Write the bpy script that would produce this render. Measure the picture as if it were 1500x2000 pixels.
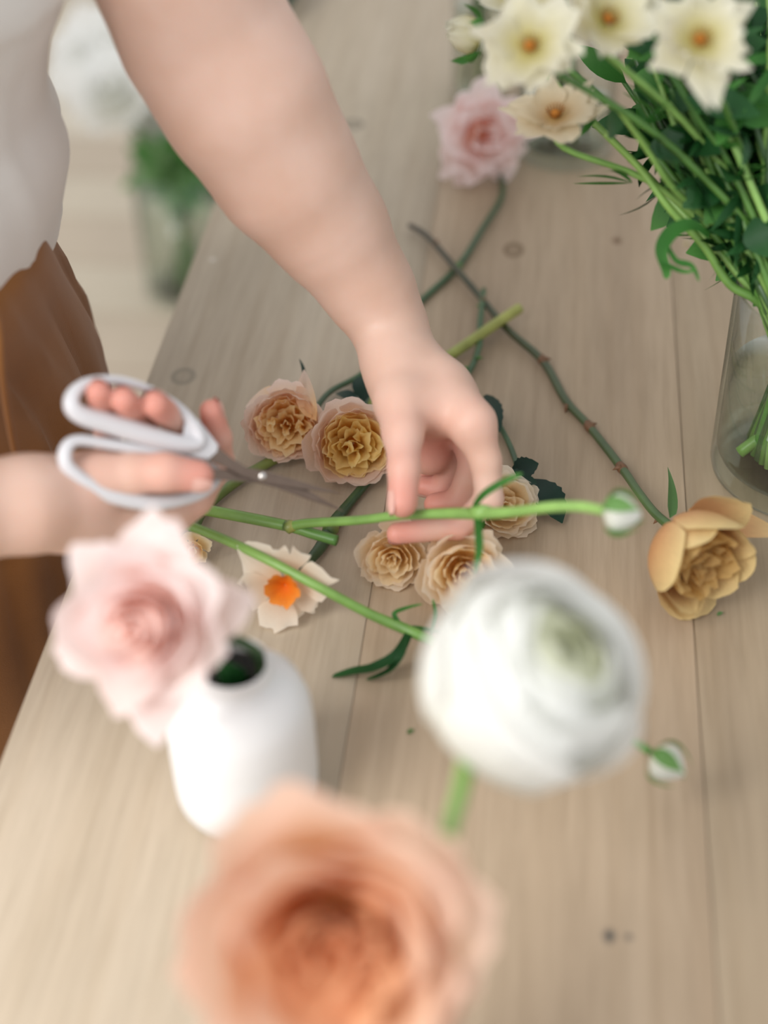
import bpy, bmesh, math, random
import numpy as np
from mathutils import Vector, Matrix

# ------------------------------------------------------------------ clear
for o in list(bpy.data.objects): bpy.data.objects.remove(o, do_unlink=True)
S = bpy.context.scene
C = S.collection
PI = math.pi

# ------------------------------------------------------------------ camera
F = 3000.0; H = .68                      # focal length in pixels of a 1500x2000 frame, height of the lens over the table top
_d = np.array([426, -2573, 3000.]); _d /= np.linalg.norm(_d)
_n = np.array([100, 3515, 3000.]); _n -= _n.dot(_d)*_d; _n /= np.linalg.norm(_n)
_u = -_n; _x = np.cross(_d, _u)
def W(v):                                 # direction in the lens frame (right, down, forward) to world
    v = np.array(v, float); return Vector((v @ _x, v @ _d, v @ _u))
CAMP = Vector((0, 0, H))
def P(px, py, z=None, dep=None):
    r = W((px-750, py-1000, F))
    t = (z-H)/r.z if z is not None else dep/F
    return CAMP + r*t
CR, CU, CT = W((1, 0, 0)), W((0, -1, 0)), W((0, 0, -1))    # right, up, towards the lens
def A(a, b, c): return (CR*a + CU*b + CT*c).normalized()
cd = bpy.data.cameras.new('camera'); cam = bpy.data.objects.new('camera', cd); C.objects.link(cam)
m = Matrix((CR, CU, CT)).transposed().to_4x4(); m.translation = CAMP; cam.matrix_world = m
cd.sensor_fit = 'VERTICAL'; cd.sensor_height = 36; cd.lens = 36*F/2000
cd.clip_start = .02
cd.dof.use_dof = True; cd.dof.focus_distance = 1.03; cd.dof.aperture_fstop = 2.1
S.camera = cam

# ------------------------------------------------------------------ world and lights
w = bpy.data.worlds.new('world'); S.world = w; w.use_nodes = True
bg = w.node_tree.nodes['Background']; bg.inputs[0].default_value = (.95, .97, 1, 1); bg.inputs[1].default_value = .78
def area(name, loc, target, sx, sy, power, col=(1, 1, 1)):
    l = bpy.data.lights.new(name, 'AREA'); l.shape = 'RECTANGLE'; l.size = sx; l.size_y = sy; l.energy = power; l.color = col
    o = bpy.data.objects.new(name, l); C.objects.link(o); o.location = loc
    o.rotation_euler = (Vector(target)-Vector(loc)).to_track_quat('-Z', 'Y').to_euler(); return o
area('window_light', (-1.15, -.45, 1.25), (-.1, .55, 0), 1.3, 1.3, 43, (1, .985, .96))
S.view_settings.view_transform = 'Standard'; S.view_settings.look = 'None'
S.view_settings.exposure = .3; S.view_settings.gamma = 1; S.view_settings.use_curve_mapping = False

# ------------------------------------------------------------------ helpers
ALB = .82
def lin(c, k=1.0):
    k *= ALB
    return tuple(min(1, k*x) for x in _lin(c)) + (1,)
def _lin(c):
    return tuple(((x/255)/12.92 if x/255 <= .04045 else ((x/255+.055)/1.055)**2.4) for x in c)
def link(o, parent=None):
    C.objects.link(o)
    if parent is not None: o.parent = parent
    return o
def mesh_obj(name, V, Fc, mat, parent=None, smooth=True, uv=None, origin=None):
    org = Vector(origin) if origin is not None else (Vector(parent['_org']) if parent is not None and '_org' in parent else Vector((0, 0, 0)))
    me = bpy.data.meshes.new(name)
    me.from_pydata([tuple(Vector(v)-org) for v in V], [], Fc)
    if uv is not None:
        l = me.uv_layers.new(name='UVMap')
        for p in me.polygons:
            for li in p.loop_indices:
                l.data[li].uv = uv[me.loops[li].vertex_index]
    if smooth: me.polygons.foreach_set('use_smooth', [True]*len(me.polygons))
    mats = mat if isinstance(mat, (list, tuple)) else [mat]
    for m_ in mats: me.materials.append(m_)
    me.update()
    o = bpy.data.objects.new(name, me)
    link(o, parent)
    if parent is None: o.location = org
    return o
def empty(name, loc, label, cat, group=None):
    o = bpy.data.objects.new(name, None); o.location = loc; o.empty_display_size = .02
    o['label'] = label; o['category'] = cat; o['_org'] = tuple(loc)
    if group: o['group'] = group
    C.objects.link(o); return o
def tag(o, label=None, cat=None, group=None, kind=None):
    if label: o['label'] = label
    if cat: o['category'] = cat
    if group: o['group'] = group
    if kind: o['kind'] = kind
    return o
def cr(pts, n=6, closed=False):           # catmull rom through points (tuples of floats, any size)
    pts = [np.array(p, float) for p in pts]; out = []
    N = len(pts); rng = range(N) if closed else range(N-1)
    for i in rng:
        g = lambda k: pts[k % N] if closed else pts[max(0, min(N-1, k))]
        p0, p1, p2, p3 = g(i-1), g(i), g(i+1), g(i+2)
        for j in range(n):
            t = j/n
            out.append(.5*((2*p1)+(-p0+p2)*t+(2*p0-5*p1+4*p2-p3)*t*t+(-p0+3*p1-3*p2+p3)*t**3))
    if not closed: out.append(pts[-1])
    return out
def tube_geo(path, ns=10, closed=False, flat=1.0, flatdir=None, minz=None):
    # path : list of (x,y,z,r)
    V, Fc, UV = [], [], []
    N = len(path); ps = [Vector(p[:3]) for p in path]
    prev = None
    for i, p in enumerate(path):
        a = ps[(i-1) % N] if (closed or i) else ps[0]
        b = ps[(i+1) % N] if (closed or i < N-1) else ps[-1]
        t = (b-a).normalized()
        ref = Vector(flatdir) if flatdir is not None else (prev if prev is not None else (Vector((0, 0, 1)) if abs(t.z) < .9 else Vector((1, 0, 0))))
        n1 = (ref - t*ref.dot(t)).normalized(); n2 = t.cross(n1)
        if flatdir is None: prev = n1
        for k in range(ns):
            a_ = 2*PI*k/ns
            q = ps[i] + (n1*math.cos(a_)*flat + n2*math.sin(a_))*p[3]
            if minz is not None and q.z < minz: q.z = minz
            V.append(q); UV.append((k/ns, i/max(1, N-1)))
    for i in range(N if closed else N-1):
        for k in range(ns):
            a_, b_ = i*ns+k, i*ns+(k+1) % ns
            c_, d_ = ((i+1) % N)*ns+(k+1) % ns, ((i+1) % N)*ns+k
            Fc.append((a_, b_, c_, d_))
    if not closed:
        Fc.append(tuple(reversed(range(ns)))); Fc.append(tuple(range((N-1)*ns, N*ns)))
    return V, Fc, UV
def tube(name, path, mat, parent, ns=10, n=6, closed=False, flat=1.0, flatdir=None, minz=None):
    V, Fc, UV = tube_geo(cr(path, n, closed), ns, closed, flat, flatdir, minz)
    return mesh_obj(name, V, Fc, mat, parent, uv=UV)
def lathe(name, prof, centre, mat, parent, ns=48, close_ends=False):
    V, Fc = [], []
    for r, z in prof:
        for k in range(ns):
            a_ = 2*PI*k/ns; V.append((centre[0]+r*math.cos(a_), centre[1]+r*math.sin(a_), centre[2]+z))
    for i in range(len(prof)-1):
        for k in range(ns):
            Fc.append((i*ns+k, i*ns+(k+1) % ns, (i+1)*ns+(k+1) % ns, (i+1)*ns+k))
    if close_ends:
        Fc.append(tuple(reversed(range(ns)))); Fc.append(tuple(range((len(prof)-1)*ns, len(prof)*ns)))
    return mesh_obj(name, V, Fc, mat, parent)
def box(name, lo, hi, mat, parent=None, bevel=.001, taper=None):
    bm = bmesh.new(); bmesh.ops.create_cube(bm, size=1)
    for v in bm.verts:
        v.co = Vector((lo[i]+(v.co[i]+.5)*(hi[i]-lo[i]) for i in range(3)))
    if bevel: bmesh.ops.bevel(bm, geom=bm.edges[:], offset=bevel, segments=2, affect='EDGES')
    me = bpy.data.meshes.new(name)
    org = Vector(parent['_org']) if parent is not None and '_org' in parent else Vector((0, 0, 0))
    for v in bm.verts: v.co -= org
    bm.to_mesh(me); bm.free(); me.materials.append(mat)
    return link(bpy.data.objects.new(name, me), parent)

# ------------------------------------------------------------------ materials
def new_mat(name):
    m_ = bpy.data.materials.new(name); m_.use_nodes = True
    nt = m_.node_tree; b = nt.nodes['Principled BSDF']; return m_, nt, b
def N_(nt, t, **kw):
    n = nt.nodes.new(t)
    for k, v in kw.items(): setattr(n, k, v)
    return n
def ramp(nt, fac, stops):
    r = N_(nt, 'ShaderNodeValToRGB'); e = r.color_ramp.elements
    while len(e) < len(stops): e.new(.5)
    for i, (p, c) in enumerate(stops): e[i].position = p; e[i].color = c
    nt.links.new(fac, r.inputs[0]); return r.outputs[0]
def noise(nt, scale, vec=None, detail=3, stretch=None):
    t = N_(nt, 'ShaderNodeTexCoord'); mp = N_(nt, 'ShaderNodeMapping')
    nt.links.new(t.outputs[vec or 'Object'], mp.inputs[0])
    if stretch: mp.inputs['Scale'].default_value = stretch
    n = N_(nt, 'ShaderNodeTexNoise'); n.inputs['Scale'].default_value = scale; n.inputs['Detail'].default_value = detail
    nt.links.new(mp.outputs[0], n.inputs['Vector']); return n
def mixc(nt, fac, a, b, mode='MIX'):
    x = N_(nt, 'ShaderNodeMix', data_type='RGBA', blend_type=mode)
    for s, v in ((x.inputs[0], fac), (x.inputs[6], a), (x.inputs[7], b)):
        if hasattr(v, 'links'): nt.links.new(v, s)
        else: s.default_value = v
    return x.outputs[2]
def bump(nt, b, h, strength=.2, dist=.001):
    n = N_(nt, 'ShaderNodeBump'); n.inputs['Strength'].default_value = strength; n.inputs['Distance'].default_value = dist
    nt.links.new(h, n.inputs['Height']); nt.links.new(n.outputs[0], b.inputs['Normal'])
def plain(name, col, rough=.5, metal=0, spec=.5, var=.0, scale=40, sss=0, stretch=None):
    m_, nt, b = new_mat(name); c = lin(col)
    if var:
        n = noise(nt, scale, stretch=stretch)
        lo = tuple(x*(1-var) for x in c[:3])+(1,); hi = tuple(min(1, x*(1+var)) for x in c[:3])+(1,)
        nt.links.new(ramp(nt, n.outputs[0], [(.3, lo), (.7, hi)]), b.inputs['Base Color'])
    else: b.inputs['Base Color'].default_value = c
    b.inputs['Roughness'].default_value = rough; b.inputs['Metallic'].default_value = metal
    b.inputs['Specular IOR Level'].default_value = spec
    if sss:
        b.inputs['Subsurface Weight'].default_value = sss; b.inputs['Subsurface Radius'].default_value = (1, .5, .3); b.inputs['Subsurface Scale'].default_value = .004
    return m_
def petal_mat(name, base, mid, edge, trans=.35, rough=.55, vein=.06, k_=1.22):
    if trans < .3: k_ = 1.0
    if trans >= .3: trans = .58
    """thin petal: colour runs from the claw (v=0) to the rim (v=1), light passes through it"""
    m_, nt, b = new_mat(name)
    uv = N_(nt, 'ShaderNodeUVMap'); sp = N_(nt, 'ShaderNodeSeparateXYZ'); nt.links.new(uv.outputs[0], sp.inputs[0])
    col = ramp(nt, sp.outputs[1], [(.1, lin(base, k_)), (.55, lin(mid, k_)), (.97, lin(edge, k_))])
    n = noise(nt, 14, 'UV', 3, (9, .6, 1))
    k = ramp(nt, n.outputs[0], [(.3, (1-vein*1.5,)*3+(1,)), (.7, (1, 1, 1, 1))])
    col = mixc(nt, 1.0, col, k, 'MULTIPLY')
    nt.links.new(col, b.inputs['Base Color']); b.inputs['Roughness'].default_value = rough; b.inputs['Specular IOR Level'].default_value = .25
    tr = N_(nt, 'ShaderNodeBsdfTranslucent'); nt.links.new(col, tr.inputs[0])
    mx = N_(nt, 'ShaderNodeMixShader'); mx.inputs[0].default_value = trans
    nt.links.new(b.outputs[0], mx.inputs[1]); nt.links.new(tr.outputs[0], mx.inputs[2])
    bump(nt, b, n.outputs[0], .25, .0006)
    nt.links.new(mx.outputs[0], nt.nodes['Material Output'].inputs[0]); return m_
def leaf_mat(name, a, b_, trans=.25, rough=.45):
    return petal_mat(name, a, a, b_, trans, rough, .15)
def stem_mat(name, a, b_, rough=.4):
    m_, nt, b = new_mat(name)
    uv = N_(nt, 'ShaderNodeUVMap'); sp = N_(nt, 'ShaderNodeSeparateXYZ'); nt.links.new(uv.outputs[0], sp.inputs[0])
    n = noise(nt, 60, detail=2)
    col = ramp(nt, sp.outputs[1], [(0.05, lin(a)), (.95, lin(b_))])
    col = mixc(nt, .35, col, ramp(nt, n.outputs[0], [(.35, (.35, .35, .3, 1)), (.65, (1, 1, 1, 1))]), 'MULTIPLY')
    nt.links.new(col, b.inputs['Base Color']); b.inputs['Roughness'].default_value = rough
    return m_
def glass_mat(name, tint=(1, 1, 1, 1), ior=1.45, edge=(.42, .48, .45, 1)):
    """thin clear vessel glass: lets light straight through, mirrors more and greys towards its edges"""
    m_, nt, b = new_mat(name)
    lw = N_(nt, 'ShaderNodeLayerWeight'); lw.inputs[0].default_value = .35
    col = ramp(nt, lw.outputs['Facing'], [(.5, tint), (1.0, edge)])
    tr = N_(nt, 'ShaderNodeBsdfTransparent'); nt.links.new(col, tr.inputs[0])
    gl = N_(nt, 'ShaderNodeBsdfGlossy'); gl.inputs['Roughness'].default_value = .03
    fr_ = ramp(nt, lw.outputs['Facing'], [(0, (.05 if ior > 1.3 else .03,)*3+(1,)), (.6, (.10 if ior > 1.3 else .05,)*3+(1,)), (1.0, (.9,)*3+(1,))])
    mx = N_(nt, 'ShaderNodeMixShader')
    nt.links.new(fr_, mx.inputs[0]); nt.links.new(tr.outputs[0], mx.inputs[1]); nt.links.new(gl.outputs[0], mx.inputs[2])
    nt.links.new(mx.outputs[0], nt.nodes['Material Output'].inputs[0]); return m_

# table wood: whitewashed pine, grain along Y, knots where the boards have them
KN = [(1003, 488, .010, .014, (120, 98, 72), 1), (1205, 470, .0055, .007, (112, 84, 58), 0), (358, 735, .011, .013, (150, 140, 122), 1),
      (1190, 1828, .0045, .006, (95, 90, 82), 0), (690, 243, .012, .012, (120, 112, 96), 1), (1228, 1830, .003, .003, (120, 110, 98), 0), (415, 507, .003, .004, (226, 216, 204), 0)]
def wood_mat(name, seed, c1, c2, c3):
    m_, nt, b = new_mat(name)
    tc = N_(nt, 'ShaderNodeTexCoord'); mp = N_(nt, 'ShaderNodeMapping'); mp.inputs['Location'].default_value = (seed*3.1, seed*1.7, 0)
    mp.inputs['Scale'].default_value = (1, .055, 1); nt.links.new(tc.outputs['Object'], mp.inputs[0])
    wob = N_(nt, 'ShaderNodeTexNoise'); wob.inputs['Scale'].default_value = 14; wob.inputs['Detail'].default_value = 2; nt.links.new(mp.outputs[0], wob.inputs[0])
    n1 = N_(nt, 'ShaderNodeTexNoise'); n1.inputs['Scale'].default_value = 190; n1.inputs['Detail'].default_value = 5; n1.inputs['Roughness'].default_value = .6
    nt.links.new(mp.outputs[0], n1.inputs[0])
    wv = N_(nt, 'ShaderNodeTexWave', bands_direction='X'); wv.inputs['Scale'].default_value = 9; wv.inputs['Distortion'].default_value = 14; wv.inputs['Detail'].default_value = 2; wv.inputs['Detail Scale'].default_value = .8
    nt.links.new(mp.outputs[0], wv.inputs[0])
    col = ramp(nt, wob.outputs[0], [(.3, lin(c1)), (.5, lin(c2)), (.72, lin(c3))])
    col = mixc(nt, 1, col, ramp(nt, n1.outputs[0], [(.32, (.85, .84, .82, 1)), (.6, (1, 1, 1, 1))]), 'MULTIPLY')
    col = mixc(nt, 1, col, ramp(nt, wv.outputs[1], [(.0, (.965, .955, .94, 1)), (.5, (1, 1, 1, 1))]), 'MULTIPLY')
    for i, (px, py, ax, ay, kc, ring) in enumerate(KN):
        p = P(px, py, z=0)
        mk = N_(nt, 'ShaderNodeMapping'); mk.inputs['Location'].default_value = (-p.x/ax, -(p.y-.9)/ay, 0); mk.inputs['Scale'].default_value = (1/ax, 1/ay, 0)
        nt.links.new(tc.outputs['Object'], mk.inputs[0])
        ln = N_(nt, 'ShaderNodeVectorMath', operation='LENGTH'); nt.links.new(mk.outputs[0], ln.inputs[0])
        if ring: r_ = ramp(nt, ln.outputs['Value'], [(.35, (.35,)*3+(1,)), (.7, (.95,)*3+(1,)), (1.0, (0, 0, 0, 1))])
        else: r_ = ramp(nt, ln.outputs['Value'], [(.3, (1, 1, 1, 1)), (1.0, (0, 0, 0, 1))])
        col = mixc(nt, r_, col, lin(kc))
    nt.links.new(col, b.inputs['Base Color']); b.inputs['Roughness'].default_value = .55; b.inputs['Specular IOR Level'].default_value = .3
    bump(nt, b, n1.outputs[0], .12, .0006); return m_
M = {}
M['table'] = [wood_mat('whitewashed_pine_%s' % k, k, *cs) for k, cs in enumerate([
    ((176, 160, 138), (190, 174, 152), (202, 187, 166)), ((174, 152, 127), (185, 163, 137), (194, 173, 148)),
    ((166, 145, 120), (176, 156, 130), (186, 167, 142)), ((164, 146, 122), (175, 157, 132), (186, 168, 144)), ((176, 160, 138), (190, 174, 152), (202, 187, 166))])]  # right-hand boards darker: board tone plus light fall-off put into the colour
M['floor'] = [plain('pale_floorboard_%d' % i, c, .6, var=.06, scale=3) for i, c in enumerate([(224, 212, 192), (212, 198, 176), (205, 188, 166), (218, 204, 180)])]
M['wall'] = plain('white_plaster', (232, 230, 224), .9)
M['ceramic'] = plain('white_ceramic', (238, 237, 236), .35, spec=.4)
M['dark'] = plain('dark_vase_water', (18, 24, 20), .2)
M['plastic'] = plain('white_handle_plastic', (226, 225, 228), .38)
M['steel'] = plain('brushed_steel', (132, 114, 102), .36, metal=.9, var=.1, scale=90)
M['screw'] = plain('polished_screw', (215, 210, 205), .2, metal=1)
M['glass'] = glass_mat('clear_glass', (.97, .99, .98, 1))
M['water'] = glass_mat('vase_water', (.90, .93, .88, 1), 1.2, (.78, .82, .76, 1))
M['stemfresh'] = stem_mat('fresh_green_stem', (128, 172, 84), (150, 192, 104))
M['stemcut'] = stem_mat('bright_cut_stem', (140, 178, 88), (98, 152, 72))
M['stemdark'] = stem_mat('dark_rose_stem', (56, 84, 50), (70, 104, 60))
M['stemmid'] = stem_mat('mid_green_stem', (70, 118, 52), (104, 150, 66))
M['stemwood'] = stem_mat('woody_rose_stem', (78, 106, 56), (74, 66, 50))
M['stemyellow'] = stem_mat('yellow_green_stem', (84, 118, 62), (182, 184, 96))
M['thorn'] = plain('brown_thorn', (120, 84, 56), .6)
M['leafdark'] = leaf_mat('dark_rose_leaf', (22, 54, 40), (28, 62, 44), .08)
M['leafmid'] = leaf_mat('mid_green_leaf', (62, 124, 50), (86, 148, 66))
M['leafdeep'] = leaf_mat('deep_green_leaf', (28, 78, 34), (44, 98, 44), .15)
M['leafpale'] = leaf_mat('pale_green_leaf', (110, 152, 92), (130, 168, 110))
M['sepal'] = leaf_mat('green_sepal', (110, 156, 84), (130, 176, 100))
# petals  (claw, middle, rim)
M['peach_in'] = petal_mat('deep_apricot_petal', (255, 196, 100), (255, 218, 140), (255, 238, 196), .3)
M['peach_mid'] = petal_mat('apricot_petal', (252, 182, 92), (253, 214, 150), (253, 232, 206), .3)
M['peach_out'] = petal_mat('pale_pink_outer_petal', (250, 212, 160), (250, 226, 204), (248, 228, 216), .3)
M['yel_in'] = petal_mat('golden_petal', (255, 202, 84), (255, 222, 128), (255, 238, 178), .3)
M['yel_mid'] = petal_mat('pale_golden_petal', (248, 198, 92), (252, 220, 146), (252, 234, 192), .3)
M['must_in'] = petal_mat('mustard_petal', (226, 162, 66), (238, 186, 104), (246, 212, 146), .3, k_=1.05)
M['must_out'] = petal_mat('peach_mustard_outer_petal', (228, 166, 108), (232, 176, 122), (250, 222, 160), .26, .45, .14)
M['cream_in'] = petal_mat('cream_inner_petal', (254, 212, 136), (254, 230, 180), (254, 240, 210), .3)
M['cream_out'] = petal_mat('cream_outer_petal', (254, 226, 176), (254, 236, 204), (254, 242, 224), .3)
M['pink_in'] = petal_mat('blush_inner_petal', (252, 182, 154), (253, 216, 202), (253, 234, 228), .3)
M['pink_out'] = petal_mat('blush_outer_petal', (253, 216, 202), (253, 232, 226), (253, 240, 238), .3)
M['or_in'] = petal_mat('copper_inner_petal', (160, 72, 22), (232, 152, 82), (250, 198, 158), .3, k_=1.12)  # claw darkened: crevice shade between the inner petals is put into the colour
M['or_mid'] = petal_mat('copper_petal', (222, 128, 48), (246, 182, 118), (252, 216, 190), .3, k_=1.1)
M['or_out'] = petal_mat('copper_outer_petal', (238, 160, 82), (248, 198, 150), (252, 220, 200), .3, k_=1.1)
M['white'] = petal_mat('white_petal', (248, 248, 232), (252, 252, 246), (253, 253, 250), .35, k_=1.14)
M['white_in'] = petal_mat('greenish_white_petal', (206, 214, 140), (228, 232, 186), (242, 243, 222), .35)
M['bfly'] = petal_mat('ivory_petal', (226, 214, 120), (242, 236, 200), (248, 245, 226), .35, .45, k_=1.05)
M['bfly2'] = petal_mat('peachy_ivory_petal', (216, 176, 110), (238, 220, 186), (244, 232, 206), .35, .4, k_=1.05)
M['liz'] = petal_mat('pale_pink_petal', (252, 206, 184), (253, 228, 222), (254, 238, 236), .35)
M['daff'] = petal_mat('ivory_daffodil_petal', (250, 206, 160), (252, 230, 206), (252, 242, 226), .35)
M['corona'] = petal_mat('orange_corona', (250, 120, 20), (252, 142, 40), (254, 160, 66), .25)
M['eye'] = plain('amber_flower_eye', (170, 104, 18), .8, var=.3, scale=400)
M['far_white'] = petal_mat('far_white_petal', (240, 240, 232), (246, 246, 242), (250, 250, 248), .3)

# ------------------------------------------------------------------ setting
def board_row(par, axis, lo, hi, n, mats, gap=.002):
    pass
fl = empty('floor', (0, 0, -.75), None, None); del fl['label'], fl['category']; fl['kind'] = 'structure'
rng = random.Random(4)
y = -.9; k = 0
while y < 5.6:
    box('floorboard' , (-3.2, y+.002, -.77), (2.6, y+.158, -.75+rng.uniform(-.0008, .0008)), M['floor'][rng.randrange(4)], fl, .002); y += .16
sub = box('underfloor', (-3.2, -.9, -.80), (2.6, 5.62, -.768), M['floor'][2], fl, 0)
wb = box('wall_back', (-3.2, 5.62, -.8), (2.6, 5.72, 2.0), M['wall']); wb['kind'] = 'structure'
bb = box('baseboard_back', (-3.2, 5.6, -.75), (2.6, 5.62, -.65), M['wall'], None, .003); bb['kind'] = 'structure'

# table
tb = empty('work_table', (0, .9, -.75), 'whitewashed pine work table of wide boards strewn with cut flowers', 'table')
xs = [-.297, -.1, .1045, .305, .5]
for i in range(4):
    pl = box('plank', (xs[i]+(.0001 if i < 2 else .00016), .02, -.042), (xs[i+1]-(.0001 if i < 1 else .00016), 2.3, 0), M['table'][i], tb, .0003 if i < 1 else .0006)
box('apron', (-.24, .1, -.13), (-.215, 2.2, -.042), M['table'][0], tb, .002)
box('apron', (.42, .1, -.13), (.445, 2.2, -.042), M['table'][0], tb, .002)
for sx in (-.25, .39):
    for sy in (.08, 2.17):
        box('leg', (sx, sy, -.75), (sx+.065, sy+.065, -.042), M['table'][1], tb, .003)

# ------------------------------------------------------------------ flower building
def frame(ax, roll=0):
    z = Vector(ax).normalized(); r = Vector((0, 0, 1)) if abs(z.z) < .95 else Vector((0, 1, 0))
    x = (r - z*r.dot(z)).normalized(); x = (Matrix.Rotation(roll, 3, z) @ x); y_ = z.cross(x)
    return Matrix((x, y_, z)).transposed()
def bez(a, b, c, t): return a*(1-t)**2+2*b*t*(1-t)+c*t*t
def petal_geo(th, r, z, width, nu=9, nv=9, curl=0, cup=0, point=0, ruf=0, seed=0, rollr=0, narrow=.25, tipw=.82):
    """petal wrapped around the flower's axis; r, z: bezier triples from claw to rim; width: half width in metres"""
    rn = random.Random(seed); ph = [rn.uniform(0, 6.28) for _ in range(5)]; fr = [rn.uniform(2.2, 4.2) for _ in range(2)]
    V, UV = [], []
    rmx = max(r[1]*.6+r[2]*.4, r[2]*.8, .0035)
    for j in range(nv):
        for i in range(nu):
            u = -1+2*i/(nu-1); v = j/(nv-1)
            ve = v*(1-.22*abs(u)**2.6 - .0*u) + point*(1-abs(u))*.12*v*v
            rr = bez(*r, ve); zz = bez(*z, ve)
            sh = narrow + (1-narrow)*math.sin(min(1, ve/.62)*PI/2) if ve < .62 else 1-(1-tipw)*((ve-.62)/.38)**2
            ang = th + u*width*sh/max(rmx, abs(rr)*.6+.4*rmx)
            k = max(0, (ve-.62)/.38)
            w_ = ruf*k*(math.sin(fr[0]*u*2+ph[0])+.6*math.sin(fr[1]*u*4+ph[1])) + ruf*.35*math.sin(5*ve+ph[2]+2*u)*ve
            rr = rr + curl*k**2 - cup*u*u*ve + w_
            zz = zz - abs(curl)*.55*k**2.6 + .5*w_ - rollr*(k**2)*abs(u)**2
            V.append((rr*math.cos(ang), rr*math.sin(ang), zz)); UV.append(((u+1)/2, v))
    Fc = [(j*nu+i, j*nu+i+1, (j+1)*nu+i+1, (j+1)*nu+i) for j in range(nv-1) for i in range(nu-1)]
    return V, Fc, UV
class Head:
    """a flower head: petals gathered in head space, then placed; resting heads are pressed on the table"""
    def __init__(s): s.parts = []
    def petal(s, mat, name='petal', **kw): V, Fc, UV = petal_geo(**kw); s.parts.append((name, V, Fc, UV, mat))
    def geo(s, name, V, Fc, UV, mat): s.parts.append((name, V, Fc, UV, mat))
    def place(s, name, label, cat, px, py, axis, mid, dep=None, press=None, group=None, roll=0, minz=.0006):
        R = frame(axis, roll)
        pts = {id(p): [R @ (Vector(v)-Vector((0, 0, mid))) for v in p[1]] for p in s.parts}
        if dep is not None: c = P(px, py, dep=dep)
        else:
            lo = min(v.z for q in pts.values() for v in q); c = P(px, py, z=max(-lo-press, .004))
        clampz = dep is None
        wp = {k: [v+c for v in q] for k, q in pts.items()}
        if clampz:
            for q in wp.values():
                for i, v in enumerate(q):
                    if v.z < minz+.004: v.z = minz + .004*math.exp(min(0, (v.z-minz-.004)/.012))*1.0
        lo = min(v.z for q in wp.values() for v in q)
        t = empty(name, (c.x, c.y, lo), label, cat, group)
        for p in s.parts: mesh_obj(p[0], wp[id(p)], p[2], p[4], t, uv=p[3])
        t['_c'] = tuple(c); t['_R'] = [x for row in R for x in row]; t['_mid'] = mid
        return t, c, R
def sepals(h, n, r, length, mat, droop=.5, seed=0):
    for k in range(n):
        th = 2*PI*k/n+seed
        h.petal(mat, 'sepal', th=th, r=(.002, r*.9, r*1.1), z=(-.003, -.004, -.003-length*droop+length*.4), width=length*.2, nu=5, nv=6, point=1, narrow=.6, tipw=.1)

def rose_head(R, Hh, spec, seed=1):
    """spec: rows of (count, r_mid, r_top, z_top, width, curl, ruffle, material, cup, point) in units of R / Hh"""
    h = Head(); rn = random.Random(seed); base = rn.uniform(0, 6)
    for row in spec:
        n, rm, rt, zt, wd, cu, ru, mat, cup, pt = row
        base += rn.uniform(.4, 1.2)
        for k in range(n):
            th = base + 2*PI*k/n + rn.uniform(-.18, .18)
            j = lambda a: a*rn.uniform(.92, 1.08)
            h.petal(M[mat], th=th, r=(R*.01, R*j(rm), R*j(rt)), z=(0, Hh*.12, Hh*j(zt)), width=R*j(wd), curl=R*cu*rn.uniform(.6, 1.3), ruf=R*ru,
                    cup=R*cup, point=pt, seed=rn.randrange(9999), nu=11, nv=9)
    return h
def garden_spec(inn, mid, out, ruf=.05, outer_open=0):
    return [(2, .12, .10, .90, .28, .10, ruf, inn, 0, 0), (3, .28, .26, .90, .36, .16, ruf*1.4, inn, -.05, 0), (3, .44, .42, .88, .46, .18, ruf*1.6, inn, -.04, 0),
            (4, .62, .56, .90, .56, .16, ruf*1.4, inn, 0, 0), (5, .78, .68, .92, .56, .12, ruf, mid, 0, 0),
            (6, .92, .76, .92, .55, .05, ruf*.8, mid, 0, 0), (6, 1.08, .86, .95, .66, .10, ruf*.6, out, 0, .3), (5, 1.2, .95, .88, .72, .16, ruf*.6, out, 0, .5),
            (4, 1.2, 1.08+outer_open, .66, .7, .14, ruf*.8, out, 0, .5)]
def folded_center(h, R, Hh, mat, n, seed, spread=.55, zt=.78):
    """the quartered heart of an old rose: small crumpled petals standing at odd angles"""
    rn = random.Random(seed)
    for k in range(n):
        a = rn.uniform(0, 2*PI); d = R*spread*math.sqrt(rn.random()); th = rn.uniform(0, 2*PI)
        V, Fc, UV = petal_geo(th=0, r=(R*.03, R*rn.uniform(.1, .2), R*rn.uniform(.06, .16)), z=(Hh*.25, Hh*.45, Hh*zt*rn.uniform(.86, 1.08)), width=R*rn.uniform(.14, .24),
                              nu=9, nv=7, curl=R*rn.uniform(.08, .2), ruf=R*rn.uniform(.02, .06), seed=rn.randrange(9999))
        ct, st = math.cos(th), math.sin(th)
        V = [(x*ct-y_*st+d*math.cos(a)-.12*R*ct, x*st+y_*ct+d*math.sin(a)-.12*R*st, z) for x, y_, z in V]
        h.geo('petal', V, Fc, UV, mat)

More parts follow.
